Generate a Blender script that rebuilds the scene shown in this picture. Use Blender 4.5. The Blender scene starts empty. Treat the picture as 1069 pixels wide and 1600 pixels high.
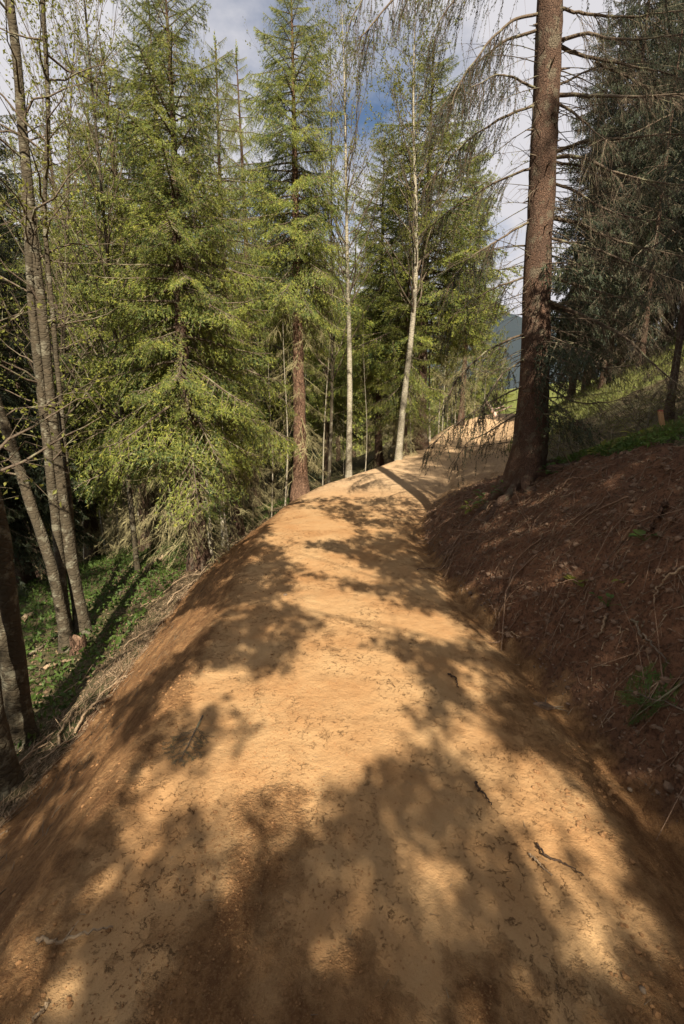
import bpy, math, random
import numpy as np
from mathutils import Vector

S = bpy.context.scene
COL = S.collection
rng = np.random.default_rng(11)
random.seed(5)
PI = math.pi

# ------------------------------------------------------------------ camera, sky, sun, exposure
F = 740.0; TILT = math.radians(12); CH = 1.65
cam = bpy.data.cameras.new('camera'); cam.sensor_fit = 'VERTICAL'; cam.sensor_height = 36; cam.sensor_width = 24
cam.lens = 36 * F / 1600; cam.clip_end = 4000; cam.clip_start = 0.05
co = bpy.data.objects.new('camera', cam); COL.objects.link(co)
co.location = (0, 0, CH); co.rotation_euler = (PI / 2 - TILT, 0, 0)
S.camera = co

SUN_EL = math.radians(41); SUN_AZ = math.radians(9)       # behind the viewpoint, a little to the right
SDIR = np.array([math.sin(SUN_AZ) * math.cos(SUN_EL), -math.cos(SUN_AZ) * math.cos(SUN_EL), math.sin(SUN_EL)])
wd = bpy.data.worlds.new('World'); S.world = wd; wd.use_nodes = True
nt = wd.node_tree; nt.nodes.clear()
def wn(t, **k):
    n = nt.nodes.new(t)
    for a, b in k.items(): setattr(n, a, b)
    return n
sky = wn('ShaderNodeTexSky', sky_type='NISHITA', sun_disc=False)
sky.sun_elevation = SUN_EL; sky.sun_rotation = PI - SUN_AZ; sky.altitude = 900
b1 = wn('ShaderNodeBackground'); b1.inputs[1].default_value = 0.055
b2 = wn('ShaderNodeBackground'); b2.inputs[0].default_value = (0.86, 0.84, 0.88, 1); b2.inputs[1].default_value = 0.42
tc = wn('ShaderNodeTexCoord'); mp = wn('ShaderNodeMapping'); mp.inputs['Scale'].default_value = (1, 1, 2.2); mp.inputs['Location'].default_value = (2.2, 0.1, 0.2)
n1 = wn('ShaderNodeTexNoise'); n1.inputs['Scale'].default_value = 2.1; n1.inputs['Detail'].default_value = 8; n1.inputs['Roughness'].default_value = 0.55
r1 = wn('ShaderNodeValToRGB'); r1.color_ramp.elements[0].position = 0.32; r1.color_ramp.elements[1].position = 0.50
mx = wn('ShaderNodeMixShader'); out = wn('ShaderNodeOutputWorld')
L_ = nt.links.new
L_(tc.outputs['Generated'], mp.inputs[0]); L_(mp.outputs[0], n1.inputs['Vector']); L_(n1.outputs['Fac'], r1.inputs[0])
L_(sky.outputs[0], b1.inputs[0]); L_(r1.outputs[0], mx.inputs[0]); L_(b1.outputs[0], mx.inputs[1]); L_(b2.outputs[0], mx.inputs[2]); L_(mx.outputs[0], out.inputs[0])

sl = bpy.data.lights.new('sun', 'SUN'); sl.energy = 5.0; sl.angle = math.radians(0.45); sl.color = (1, 0.9, 0.74)
so = bpy.data.objects.new('sun', sl); COL.objects.link(so)
so.rotation_euler = Vector(SDIR).to_track_quat('Z', 'Y').to_euler()
S.view_settings.view_transform = 'Standard'; S.view_settings.look = 'None'
S.view_settings.exposure = 1.05; S.view_settings.gamma = 1
S.render.engine = 'CYCLES'
S.cycles.max_bounces = 6; S.cycles.diffuse_bounces = 3; S.cycles.glossy_bounces = 1; S.cycles.transmission_bounces = 3
S.cycles.transparent_max_bounces = 4; S.cycles.caustics_reflective = False; S.cycles.caustics_refractive = False

# ------------------------------------------------------------------ numeric helpers
def vnoise(x, y, seed=0):
    xi = np.floor(x).astype(np.int64); yi = np.floor(y).astype(np.int64)
    fx = x - xi; fy = y - yi
    fx = fx * fx * fx * (fx * (fx * 6 - 15) + 10); fy = fy * fy * fy * (fy * (fy * 6 - 15) + 10)
    def h(a, b):
        n = (a * 374761393 + b * 668265263 + seed * 1442695041) & 0xFFFFFFFF
        n = ((n ^ (n >> 13)) * 1274126177) & 0xFFFFFFFF
        return ((n ^ (n >> 16)) & 0xFFFF) / 32767.5 - 1
    a = h(xi, yi); b = h(xi + 1, yi); c = h(xi, yi + 1); d = h(xi + 1, yi + 1)
    return a + (b - a) * fx + (c - a) * fy + (a - b - c + d) * fx * fy
def fbm(x, y, seed=0, o=4, g=0.5):
    s = 0; a = 1; t = 0
    for i in range(o):
        s = s + a * vnoise(x * 2 ** i + 17.3 * i, y * 2 ** i - 9.1 * i, seed + i); t += a; a *= g
    return s / t
def smooth_tab(g, v, sig):
    n = int(3 * sig / (g[1] - g[0])) + 1
    k = np.exp(-0.5 * (np.arange(-n, n + 1) * (g[1] - g[0]) / sig) ** 2); k /= k.sum()
    return np.convolve(np.pad(v, n, mode='edge'), k, mode='valid')

# ------------------------------------------------------------------ terrain: a bench-cut trail on a hillside
YG = np.arange(-40, 80, 0.1)
def ytab(ys, vs, sig=0.6): return smooth_tab(YG, np.interp(YG, ys, vs), sig)
T_XL = ytab([-14, 1, 2.4, 3.4, 4.6, 6.2, 7.8, 9.7, 10.85, 12.7, 15.9, 20, 24, 32, 45], [-1.1, -1.0, -1.0, -1.03, -1.07, -1.15, -1.02, -.59, .08, 1.4, 2.9, 4.4, 7.3, 14, 30])
T_XR = ytab([-14, 1, 2.4, 3.4, 4.6, 6.2, 7.8, 9.8, 13.2, 17, 21, 25, 32, 45], [1.45, 1.4, 1.36, 1.23, 1.1, 1.06, 1.34, 2.1, 3.35, 5.1, 7.0, 10.2, 17.5, 34])
T_ZT = ytab([-14, 5, 7.8, 9.7, 10.9, 12.7, 15.9, 20, 23.5, 27, 40, 70], [0, 0, .05, .12, .17, .34, .64, 1.05, 1.52, 1.5, 1.4, 0], 0.7)
T_HB = ytab([-14, 3.9, 6, 8, 10, 20, 30], [1.5, 1.5, .86, .50, .34, .26, .2], 0.6)
T_WB = ytab([-14, 3, 4, 6, 8, 10, 30], [1.45, 1.42, 1.4, 1.25, 1.3, 1.25, 1.0], 0.7)
def Y(t, y): return np.interp(y, YG, t)
DG = np.arange(-2, 60, 0.05)
_ld = .78 * np.clip(DG, 0, .95) + .22 * np.clip(DG - .95, 0, 4) + .38 * np.clip(DG - 4.95, 0, 40) + .05 * np.clip(DG - 44.95, 0, 1e9)
T_LD = smooth_tab(DG, _ld, 0.065)
def Hb(x, y):
    """ground height without the fine relief"""
    xl = Y(T_XL, y); xr = Y(T_XR, y); z = Y(T_ZT, y)
    d = xl - x; e = x - xr
    z = z - np.interp(d, DG, T_LD) - .04 * np.clip(d - 58, 0, 1e4)
    m = np.clip((x - xl) / (xr - xl), 0, 1)
    z = z + .05 * np.sin(PI * m) - .06 * m
    wb = Y(T_WB, y); hb = Y(T_HB, y)
    u = np.clip(e / wb, 0, 1)
    z = z + hb * (u * 1.25 - .25 * u ** 3) * 1.0
    z = z + .34 * np.clip(e - wb, 0, 11) + .14 * np.clip(e - wb - 2, 0, 14) * np.clip((y - 11) / 5, 0, 1) + .10 * np.clip(e - wb - 11, 0, 60) + .02 * np.clip(e - wb - 71, 0, 1e4)
    z = z + .22 * np.clip(e - wb - .7, 0, 9) * np.clip((y - 8) / 4, 0, 1)
    z = z - .07 * np.exp(-(e / .16) ** 2)
    return z
def relief(x, y):
    xl = Y(T_XL, y); xr = Y(T_XR, y); d = xl - x; e = x - xr
    far = np.clip(1.3 - np.abs(y) / 40, 0.1, 1)
    onp = np.clip(1 - np.clip(d, 0, .4) / .4, 0, 1) * np.clip(1 - np.clip(e, 0, .12) / .12, 0, 1)
    z = onp * (.018 * fbm(x * 1.6, y * 1.3, 3) + .006 * fbm(x * 9, y * 7, 5, 3) + .004 * np.clip(fbm(x * 26, y * 22, 8, 2), 0, 1))
    sl = np.clip((d + .08) / .3, 0, 1) * np.clip((1.9 - d) / .8, 0, 1)
    z = z + sl * (  .055 * fbm(x * 6, y * .6, 21, 4, .6) + .02 * fbm(x * 16, y * 7, 23, 3))
    bk = np.clip(e / .15, 0, 1) * np.clip((Y(T_WB, y) + .8 - e) / .6, 0, 1)
    z = z + bk * (  .11 * fbm(x * 1.9, y * 1.9, 31, 5, .62) + .042 * fbm(x * 11, y * 11, 36, 3, .6))
    z = z + bk * np.clip((y - 6) / 3, 0, 1) * .06 * fbm(x * 5, y * .6, 41, 3)
    ot = np.clip((d - 1.2) / 1, 0, 1) + np.clip((e - Y(T_WB, y) - .2) / 1, 0, 1)
    z = z + ot * (.12 * fbm(x * .5, y * .5, 51, 3) + .04 * fbm(x * 3, y * 3, 55, 3)) * far
    return z
def H(x, y): return Hb(x, y) + relief(np.asarray(x, float), np.asarray(y, float))
def hz(x, y): return float(H(np.array([x], float), np.array([y], float))[0])

def ray(u, v):
    a = (u - 534.5) / F; b = (v - 800) / F
    return a, math.cos(TILT) - b * math.sin(TILT), -(b * math.cos(TILT) + math.sin(TILT))
def W(u, v, y):
    """world point seen along a sight line at the distance y"""
    a, f, d = ray(u, v); s = y / f
    return np.array([a * s, y, CH + d * s])
_rs = np.concatenate([np.arange(.8, 12, .02), np.arange(12, 60, .1)])
def G(u, v):
    """where that sight line meets the ground"""
    a, f, d = ray(u, v)
    z = CH + d * _rs; h = H(a * _rs, f * _rs)
    i = np.argmax(z < h)
    if not (z < h).any(): i = len(_rs) - 1
    s = _rs[i]
    return np.array([a * s, f * s, float(h[i])])
def proj(P):
    x, y, z = P[..., 0], P[..., 1], P[..., 2] - CH
    c, s_ = math.cos(TILT), math.sin(TILT)
    dep = y * c - z * s_; upc = y * s_ + z * c
    return 534.5 + F * x / dep, 800 - F * upc / dep

# ------------------------------------------------------------------ mesh and object helpers
def mesh(name, V, faces, mats, midx=None, smooth=False, uv=None):
    """V (n,3); faces: list of int arrays (m,k) each with its own k"""
    me = bpy.data.meshes.new(name)
    V = np.ascontiguousarray(V, np.float32)
    faces = [np.asarray(f, np.int32) for f in faces if len(f)]
    me.vertices.add(len(V)); me.vertices.foreach_set('co', V.ravel())
    li = np.concatenate([f.ravel() for f in faces]); tot = np.concatenate([np.full(len(f), f.shape[1], np.int32) for f in faces])
    st = np.concatenate([[0], np.cumsum(tot)[:-1]]).astype(np.int32)
    me.loops.add(len(li)); me.loops.foreach_set('vertex_index', li)
    me.polygons.add(len(tot)); me.polygons.foreach_set('loop_start', st); me.polygons.foreach_set('loop_total', tot)
    for m in mats: me.materials.append(m)
    if midx is not None: me.polygons.foreach_set('material_index', np.concatenate([np.full(len(f), k, np.int32) for f, k in zip(faces, midx)]))
    me.polygons.foreach_set('use_smooth', np.full(len(tot), smooth, bool) if np.isscalar(smooth) else np.concatenate([np.full(len(f), k, bool) for f, k in zip(faces, smooth)]))
    me.update(calc_edges=True)
    return me
class Geo:
    """collects pieces, then links them as one mesh"""
    def __init__(s): s.V = []; s.F = []; s.M = []; s.S = []; s.n = 0
    def add(s, V, Fc, m=0, sm=False):
        V = np.asarray(V, float).reshape(-1, 3)
        if not len(V): return
        s.V.append(V); s.F.append(np.asarray(Fc) + s.n); s.M.append(m); s.S.append(sm); s.n += len(V)
    def tris(s, T, m=0):
        T = np.asarray(T).reshape(-1, 3); s.add(T, np.arange(len(T)).reshape(-1, 3), m)
    def quads(s, Q, m=0):
        Q = np.asarray(Q).reshape(-1, 3); s.add(Q, np.arange(len(Q)).reshape(-1, 4), m)
    def mesh(s, name, mats): return mesh(name, np.concatenate(s.V), s.F, mats, s.M, s.S)
def link(name, me, parent=None, loc=None, kind=None):
    o = bpy.data.objects.new(name, me); COL.objects.link(o)
    if parent is not None: o.parent = parent
    if loc is not None: o.location = loc
    if kind: o['kind'] = kind
    return o
def tag(o, label, cat, group=None):
    o['label'] = label; o['category'] = cat
    if group: o['group'] = group
    return o
def thing(name, label, cat, loc=(0, 0, 0), rz=0, group=None, scale=(1, 1, 1)):
    o = bpy.data.objects.new(name, None); COL.objects.link(o); o.empty_display_size = .2
    o.location = loc; o.rotation_euler = (0, 0, rz); o.scale = scale
    return tag(o, label, cat, group)
def unit(v): return v / np.maximum(np.linalg.norm(v, axis=-1, keepdims=True), 1e-9)
def tubes(P, R, k=6):
    """P (m,n,3), R (m,n): m tubes of n rings"""
    P = np.asarray(P, float); R = np.asarray(R, float)
    m, n, _ = P.shape
    T = unit(np.gradient(P, axis=1))
    ref = np.where(np.abs(T[:, :1, 2:3]) > .9, np.array([1., 0, 0]), np.array([0, 0, 1.]))
    A = unit(np.cross(np.broadcast_to(ref, T.shape), T)); B = np.cross(T, A)
    th = np.arange(k) * 2 * PI / k
    V = P[:, :, None] + R[:, :, None, None] * (np.cos(th)[:, None] * A[:, :, None] + np.sin(th)[:, None] * B[:, :, None])
    i = np.arange(m)[:, None, None] * n * k; j = np.arange(n - 1)[None, :, None] * k; q = np.arange(k)[None, None, :]; q2 = (q + 1) % k
    Fc = np.stack([i + j + q, i + j + q2, i + j + k + q2, i + j + k + q], -1).reshape(-1, 4)
    return V.reshape(-1, 3), Fc
def tube(P, R, k=8, wob=0, seed=0):
    P = np.asarray(P, float); R = np.asarray(R, float)
    V, Fc = tubes(P[None], R[None], k)
    if wob:
        n = len(P); V = V.reshape(n, k, 3); c = P[:, None]
        th = np.arange(k) / k * 2 * PI
        w = 1 + wob * fbm(np.cos(th)[None] * 1.5 + 7 + seed + 0 * R[:, None], np.sin(th)[None] * 1.5 + np.arange(n)[:, None] * .35, seed, 3)
        V = (c + (V - c) * w[..., None]).reshape(-1, 3)
    return V, Fc
def resample(P, n):
    P = np.asarray(P, float); t = np.concatenate([[0], np.cumsum(np.linalg.norm(np.diff(P, axis=0), axis=1))]); t /= t[-1]
    # smooth by fitting through a fine, blurred interpolation
    g = np.linspace(0, 1, max(n * 4, 40)); Q = np.stack([np.interp(g, t, P[:, i]) for i in range(3)], -1)
    w = max(2, len(g) // (len(P) * 3)); k = np.ones(2 * w + 1) / (2 * w + 1)
    Qs = np.stack([np.convolve(np.pad(Q[:, i], w, mode='reflect', reflect_type='odd'), k, mode='valid') for i in range(3)], -1)
    return np.stack([np.interp(np.linspace(0, 1, n), g, Qs[:, i]) for i in range(3)], -1)
def caps(Fc_n, k, off=0):
    return np.arange(k)[None, ::-1] + off, np.arange(k)[None] + (Fc_n - 1) * k + off

# ------------------------------------------------------------------ materials
def mat(name):
    m = bpy.data.materials.new(name); m.use_nodes = True
    n = m.node_tree; n.nodes.clear()
    def N(t, ins=None, **k):
        q = n.nodes.new(t)
        for a, b in k.items(): setattr(q, a, b)
        for a, b in (ins or {}).items(): q.inputs[a].default_value = b
        return q
    return m, N, n.links.new
def rgb(c): return (c[0], c[1], c[2], 1)
def ramp(N, pts):
    r = N('ShaderNodeValToRGB'); e = r.color_ramp.elements
    while len(e) < len(pts): e.new(.5)
    for x, (p, c) in zip(e, pts): x.position = p; x.color = rgb(c) if not np.isscalar(c) else (c, c, c, 1)
    return r
def bw(N, Lk, src, a, b):
    r = N('ShaderNodeMapRange', {1: a, 2: b}); Lk(src, r.inputs[0]); return r.outputs[0]
def mixc(N, Lk, fac, c1, c2):
    m = N('ShaderNodeMix', data_type='RGBA')
    for s, v in ((0, fac), (6, c1), (7, c2)):
        if isinstance(v, bpy.types.NodeSocket): Lk(v, m.inputs[s])
        elif s == 0: m.inputs[0].default_value = v
        else: m.inputs[s].default_value = rgb(v)
    return m.outputs[2]
def mth(N, Lk, op, a, b=None):
    m = N('ShaderNodeMath', operation=op)
    for i, v in enumerate((a, b)):
        if v is None: continue
        if isinstance(v, bpy.types.NodeSocket): Lk(v, m.inputs[i])
        else: m.inputs[i].default_value = v
    return m.outputs[0]
def noise(N, Lk, vec, scale, det=4, rough=.55, sc3=None):
    if sc3 is not None:
        mp_ = N('ShaderNodeMapping'); mp_.inputs['Scale'].default_value = sc3; Lk(vec, mp_.inputs[0]); vec = mp_.outputs[0]
    t = N('ShaderNodeTexNoise', {'Scale': scale, 'Detail': det, 'Roughness': rough}); Lk(vec, t.inputs['Vector']); return t.outputs['Fac']
def finish(N, Lk, col, rough=.9, bump=None, strength=.5, dist=.02, spec=.25):
    p = N('ShaderNodeBsdfPrincipled', {'Roughness': rough, 'Specular IOR Level': spec}); o = N('ShaderNodeOutputMaterial')
    if isinstance(col, bpy.types.NodeSocket): Lk(col, p.inputs['Base Color'])
    else: p.inputs['Base Color'].default_value = rgb(col)
    if bump is not None:
        b = N('ShaderNodeBump', {'Strength': strength, 'Distance': dist}); Lk(bump, b.inputs['Height']); Lk(b.outputs[0], p.inputs['Normal'])
    Lk(p.outputs[0], o.inputs[0]); return p

def attr(N, name): return N('ShaderNodeAttribute', attribute_name=name).outputs['Fac']
def soil_material(name, dry, moist, crumb, bank_a, bank_b, bank_c):
    """compacted ochre dirt, looser crumbly dirt where 'rough' is high, dark humus where 'bank' is high"""
    m, N, Lk = mat(name)
    g = N('ShaderNodeNewGeometry').outputs['Position']
    big = noise(N, Lk, g, 1.5, 6, .65); mid = noise(N, Lk, g, 7, 7, .68); fine = noise(N, Lk, g, 38, 6, .72); grit = noise(N, Lk, g, 150, 4, .75)
    st = noise(N, Lk, g, 3.2, 8, .72, (3.6, .8, 1))
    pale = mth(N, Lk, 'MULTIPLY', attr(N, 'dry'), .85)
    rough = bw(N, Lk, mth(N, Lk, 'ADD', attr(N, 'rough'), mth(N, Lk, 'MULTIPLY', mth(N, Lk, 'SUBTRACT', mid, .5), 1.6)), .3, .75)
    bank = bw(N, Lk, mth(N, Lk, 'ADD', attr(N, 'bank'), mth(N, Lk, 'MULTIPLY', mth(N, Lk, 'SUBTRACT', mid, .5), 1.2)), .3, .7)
    crumbs = bw(N, Lk, fine, .49, .6)
    c = mixc(N, Lk, bw(N, Lk, big, .36, .66), dry, moist)
    c = mixc(N, Lk, mth(N, Lk, 'MULTIPLY', bw(N, Lk, mid, .5, .72), .45), c, moist)
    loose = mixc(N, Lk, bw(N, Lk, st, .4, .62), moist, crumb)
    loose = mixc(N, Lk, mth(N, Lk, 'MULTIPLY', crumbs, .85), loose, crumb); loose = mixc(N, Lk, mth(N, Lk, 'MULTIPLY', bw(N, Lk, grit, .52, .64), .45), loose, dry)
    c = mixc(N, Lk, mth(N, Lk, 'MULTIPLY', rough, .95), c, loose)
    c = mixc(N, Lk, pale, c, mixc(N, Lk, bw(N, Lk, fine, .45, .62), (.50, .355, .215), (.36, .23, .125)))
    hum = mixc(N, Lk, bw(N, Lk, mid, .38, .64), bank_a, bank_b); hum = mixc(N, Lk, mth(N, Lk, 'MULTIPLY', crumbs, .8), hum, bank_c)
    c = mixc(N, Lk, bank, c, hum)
    # short broken cracks where the crust has dried
    dw = N('ShaderNodeTexNoise', {'Scale': 14.0, 'Detail': 5.0, 'Roughness': .7}); Lk(g, dw.inputs['Vector'])
    ad = N('ShaderNodeVectorMath', operation='MULTIPLY_ADD'); Lk(dw.outputs['Color'], ad.inputs[0]); ad.inputs[1].default_value = (.16, .16, .0); Lk(g, ad.inputs[2])
    vo = N('ShaderNodeTexVoronoi', {'Scale': 19.0}, feature='DISTANCE_TO_EDGE'); Lk(ad.outputs[0], vo.inputs['Vector'])
    cmask = bw(N, Lk, noise(N, Lk, g, 2.2, 5, .6), .47, .6); brk = bw(N, Lk, noise(N, Lk, g, 24, 3, .6), .5, .56)
    ck = mth(N, Lk, 'MULTIPLY', mth(N, Lk, 'MULTIPLY', bw(N, Lk, vo.outputs[0], .030, .004), cmask), brk)
    c = mixc(N, Lk, mth(N, Lk, 'MULTIPLY', ck, .42), c, (crumb[0] * .5, crumb[1] * .5, crumb[2] * .5))
    amp = mth(N, Lk, 'ADD', mth(N, Lk, 'MULTIPLY', rough, .8), mth(N, Lk, 'ADD', bank, .13))
    hgt = mth(N, Lk, 'MULTIPLY', mth(N, Lk, 'ADD', mth(N, Lk, 'MULTIPLY', fine, .9), mth(N, Lk, 'MULTIPLY', grit, .28)), amp)
    hgt = mth(N, Lk, 'ADD', hgt, mth(N, Lk, 'MULTIPLY', mid, .8))
    hgt = mth(N, Lk, 'SUBTRACT', hgt, mth(N, Lk, 'MULTIPLY', ck, .5))
    finish(N, Lk, c, .93, hgt, 1.0, .035, .12)
    return m
M_PATH = soil_material('soil', (.425, .268, .130), (.33, .175, .073), (.155, .072, .030), (.27, .138, .078), (.19, .097, .057), (.085, .049, .032))
def clod_material(name, a, b):
    m, N, Lk = mat(name); g = N('ShaderNodeNewGeometry').outputs['Position']
    finish(N, Lk, mixc(N, Lk, noise(N, Lk, g, 30, 4, .6), a, b), .95, noise(N, Lk, g, 90, 4, .7), .6, .01, .1); return m
M_CLOD = clod_material('clod_earth', (.36, .20, .09), (.22, .115, .052)); M_BANK = clod_material('bank_clod', (.25, .16, .105), (.11, .075, .052))

def floor_material(name, a, b, c_):
    m, N, Lk = mat(name); g = N('ShaderNodeNewGeometry').outputs['Position']
    c = mixc(N, Lk, bw(N, Lk, noise(N, Lk, g, .9, 6, .65), .4, .6), a, b)
    c = mixc(N, Lk, mth(N, Lk, 'MULTIPLY', bw(N, Lk, noise(N, Lk, g, 22, 5, .7), .5, .65), .8), c, c_)
    finish(N, Lk, c, .95, noise(N, Lk, g, 14, 6, .7), .8, .05, .1); return m
M_FLOOR = floor_material('forest_floor', (.10, .075, .042), (.06, .065, .026), (.14, .10, .06))
def meadow_material():
    m, N, Lk = mat('meadow'); g = N('ShaderNodeNewGeometry').outputs['Position']
    gr = mixc(N, Lk, bw(N, Lk, noise(N, Lk, g, .9, 6, .65), .4, .6), (.19, .20, .05), (.14, .17, .04)); gr = mixc(N, Lk, mth(N, Lk, 'MULTIPLY', bw(N, Lk, noise(N, Lk, g, 18, 5, .7), .5, .65), .8), gr, (.24, .21, .09))
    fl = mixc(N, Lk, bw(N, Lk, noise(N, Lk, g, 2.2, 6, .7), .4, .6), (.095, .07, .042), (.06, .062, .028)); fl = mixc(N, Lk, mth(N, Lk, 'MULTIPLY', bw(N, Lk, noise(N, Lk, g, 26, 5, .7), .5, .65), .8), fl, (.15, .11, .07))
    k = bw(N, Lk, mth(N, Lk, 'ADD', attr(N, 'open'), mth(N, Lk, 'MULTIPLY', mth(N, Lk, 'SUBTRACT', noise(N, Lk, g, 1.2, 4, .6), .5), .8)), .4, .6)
    finish(N, Lk, mixc(N, Lk, k, fl, gr), .95, noise(N, Lk, g, 14, 6, .7), .9, .06, .1); return m
M_MEADOW = meadow_material()
M_HILL = floor_material('far_forest', (.028, .038, .046), (.04, .05, .054), (.024, .032, .04))  # blue grey of distance haze put into the forest colour

def bark(name, c1, c2, c3, scale=(1, 1, .25), vs=22, lichen=None, amt=.5, strength=.9, line=.6):
    m, N, Lk = mat(name); tcx = N('ShaderNodeTexCoord').outputs['Object']
    mpn = N('ShaderNodeMapping'); mpn.inputs['Scale'].default_value = scale; Lk(tcx, mpn.inputs[0]); v = mpn.outputs[0]
    dw = N('ShaderNodeTexNoise', {'Scale': 12.0, 'Detail': 3.0}); Lk(tcx, dw.inputs['Vector'])
    ad = N('ShaderNodeVectorMath', operation='MULTIPLY_ADD'); Lk(dw.outputs['Color'], ad.inputs[0]); ad.inputs[1].default_value = (.06, .06, .06); Lk(v, ad.inputs[2])
    vo = N('ShaderNodeTexVoronoi', {'Scale': vs}, feature='DISTANCE_TO_EDGE'); Lk(ad.outputs[0], vo.inputs['Vector'])
    vc = N('ShaderNodeTexVoronoi', {'Scale': vs}); Lk(ad.outputs[0], vc.inputs['Vector'])
    sep = N('ShaderNodeSeparateColor'); Lk(vc.outputs['Color'], sep.inputs[0])
    c = mixc(N, Lk, sep.outputs[0], c1, c2)
    c = mixc(N, Lk, bw(N, Lk, noise(N, Lk, tcx, 3.5, 5, .6), .42, .62), c, c2)
    c = mixc(N, Lk, mth(N, Lk, 'MULTIPLY', bw(N, Lk, vo.outputs[0], .09, .0), line), c, c3)
    if lichen: c = mixc(N, Lk, mth(N, Lk, 'MULTIPLY', bw(N, Lk, noise(N, Lk, tcx, 9, 5, .65), .53, .62), amt), c, lichen)
    h = mth(N, Lk, 'ADD', bw(N, Lk, vo.outputs[0], 0, .16), mth(N, Lk, 'MULTIPLY', noise(N, Lk, tcx, 40, 5, .7), .6))
    finish(N, Lk, c, .92, h, strength, .02, .15); return m
M_SPRUCE = bark('spruce_bark', (.145, .085, .056), (.105, .066, .046), (.04, .028, .022), (1, 1, .62), 62, (.17, .145, .10), .7, .7, .45)
M_ALDER = bark('alder_bark', (.085, .066, .042), (.064, .052, .034), (.045, .037, .026), (1, 1, 1.8), 14, (.19, .175, .125), .75, .45, .35)
M_BIRCH = bark('birch_bark', (.42, .38, .29), (.33, .29, .21), (.10, .08, .06), (1, 1, 3.0), 9, (.23, .22, .14), .5, .4)
M_REDBARK = bark('reddish_bark', (.25, .15, .095), (.17, .10, .065), (.05, .03, .022), (1, 1, .5), 30)
M_TWIG = bark('twig_wood', (.16, .12, .085), (.12, .09, .062), (.07, .052, .04), (1, 1, 1), 30, (.26, .26, .15), .6, .3)
M_MOSSY = bark('lichen_twigs', (.32, .27, .14), (.23, .20, .10), (.17, .14, .08), (1, 1, 1), 30, (.36, .34, .17), .6, .3)
M_DARKTWIG = bark('dark_stick', (.10, .062, .038), (.07, .045, .03), (.04, .028, .02), (1, 1, 1), 25, None, 0, .3)
M_DRY = bark('dry_stick', (.40, .30, .19), (.30, .21, .13), (.15, .10, .06), (1, 1, 1), 25, None, 0, .3)
M_ROOT = bark('root_wood', (.30, .20, .13), (.20, .125, .08), (.10, .06, .04), (1, 1, 1), 25, None, 0, .3)
M_STAKE = bark('cut_wood', (.55, .33, .17), (.47, .27, .13), (.30, .15, .07), (1, 1, .1), 30, None, 0, .3)
M_PALE = bark('stripped_wood', (.66, .52, .44), (.56, .42, .34), (.35, .24, .18), (1, 1, .1), 20, None, 0, .3)
M_STONE = bark('stone', (.25, .18, .12), (.19, .14, .095), (.12, .09, .065), (1, 1, 1), 14, None, 0, .3)

def foliage(name, c1, c2, c3, trans=.3, scale=1.6):
    m, N, Lk = mat(name); tcx = N('ShaderNodeTexCoord').outputs['Object']; inf = N('ShaderNodeObjectInfo')
    c = mixc(N, Lk, bw(N, Lk, noise(N, Lk, tcx, scale, 4, .6), .36, .64), c1, c2)
    c = mixc(N, Lk, bw(N, Lk, noise(N, Lk, tcx, 14, 3, .6), .5, .72), c, c3)
    hs = N('ShaderNodeHueSaturation'); Lk(c, hs.inputs['Color'])
    Lk(mth(N, Lk, 'ADD', mth(N, Lk, 'MULTIPLY', inf.outputs['Random'], .4), .75), hs.inputs['Value'])
    d = N('ShaderNodeBsdfPrincipled', {'Roughness': .55, 'Specular IOR Level': .25}); t = N('ShaderNodeBsdfTranslucent'); x = N('ShaderNodeMixShader', {0: trans}); o = N('ShaderNodeOutputMaterial')
    Lk(hs.outputs[0], d.inputs['Base Color']); Lk(hs.outputs[0], t.inputs[0]); Lk(d.outputs[0], x.inputs[1]); Lk(t.outputs[0], x.inputs[2]); Lk(x.outputs[0], o.inputs[0])
    return m
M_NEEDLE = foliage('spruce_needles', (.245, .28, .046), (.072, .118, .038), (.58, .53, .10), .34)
M_NEEDLE_SHADE = foliage('dark_needles', (.06, .072, .034), (.04, .055, .034), (.09, .095, .042))  # same needles darkened, shade put into the colour
M_LEAF = foliage('young_leaves', (.25, .25, .045), (.18, .20, .04), (.32, .29, .08), .45)
M_GROUND = foliage('ground_leaves', (.09, .145, .028), (.065, .11, .026), (.14, .17, .04), .35)
M_GRASS = foliage('grass_blades', (.15, .155, .045), (.11, .125, .035), (.22, .18, .08), .35)
M_BROWNLEAF = foliage('brown_needles', (.16, .11, .06), (.12, .085, .045), (.10, .10, .045), .1)
M_LITTER = foliage('litter', (.26, .18, .105), (.15, .095, .055), (.38, .29, .18), .05, 7)

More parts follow.
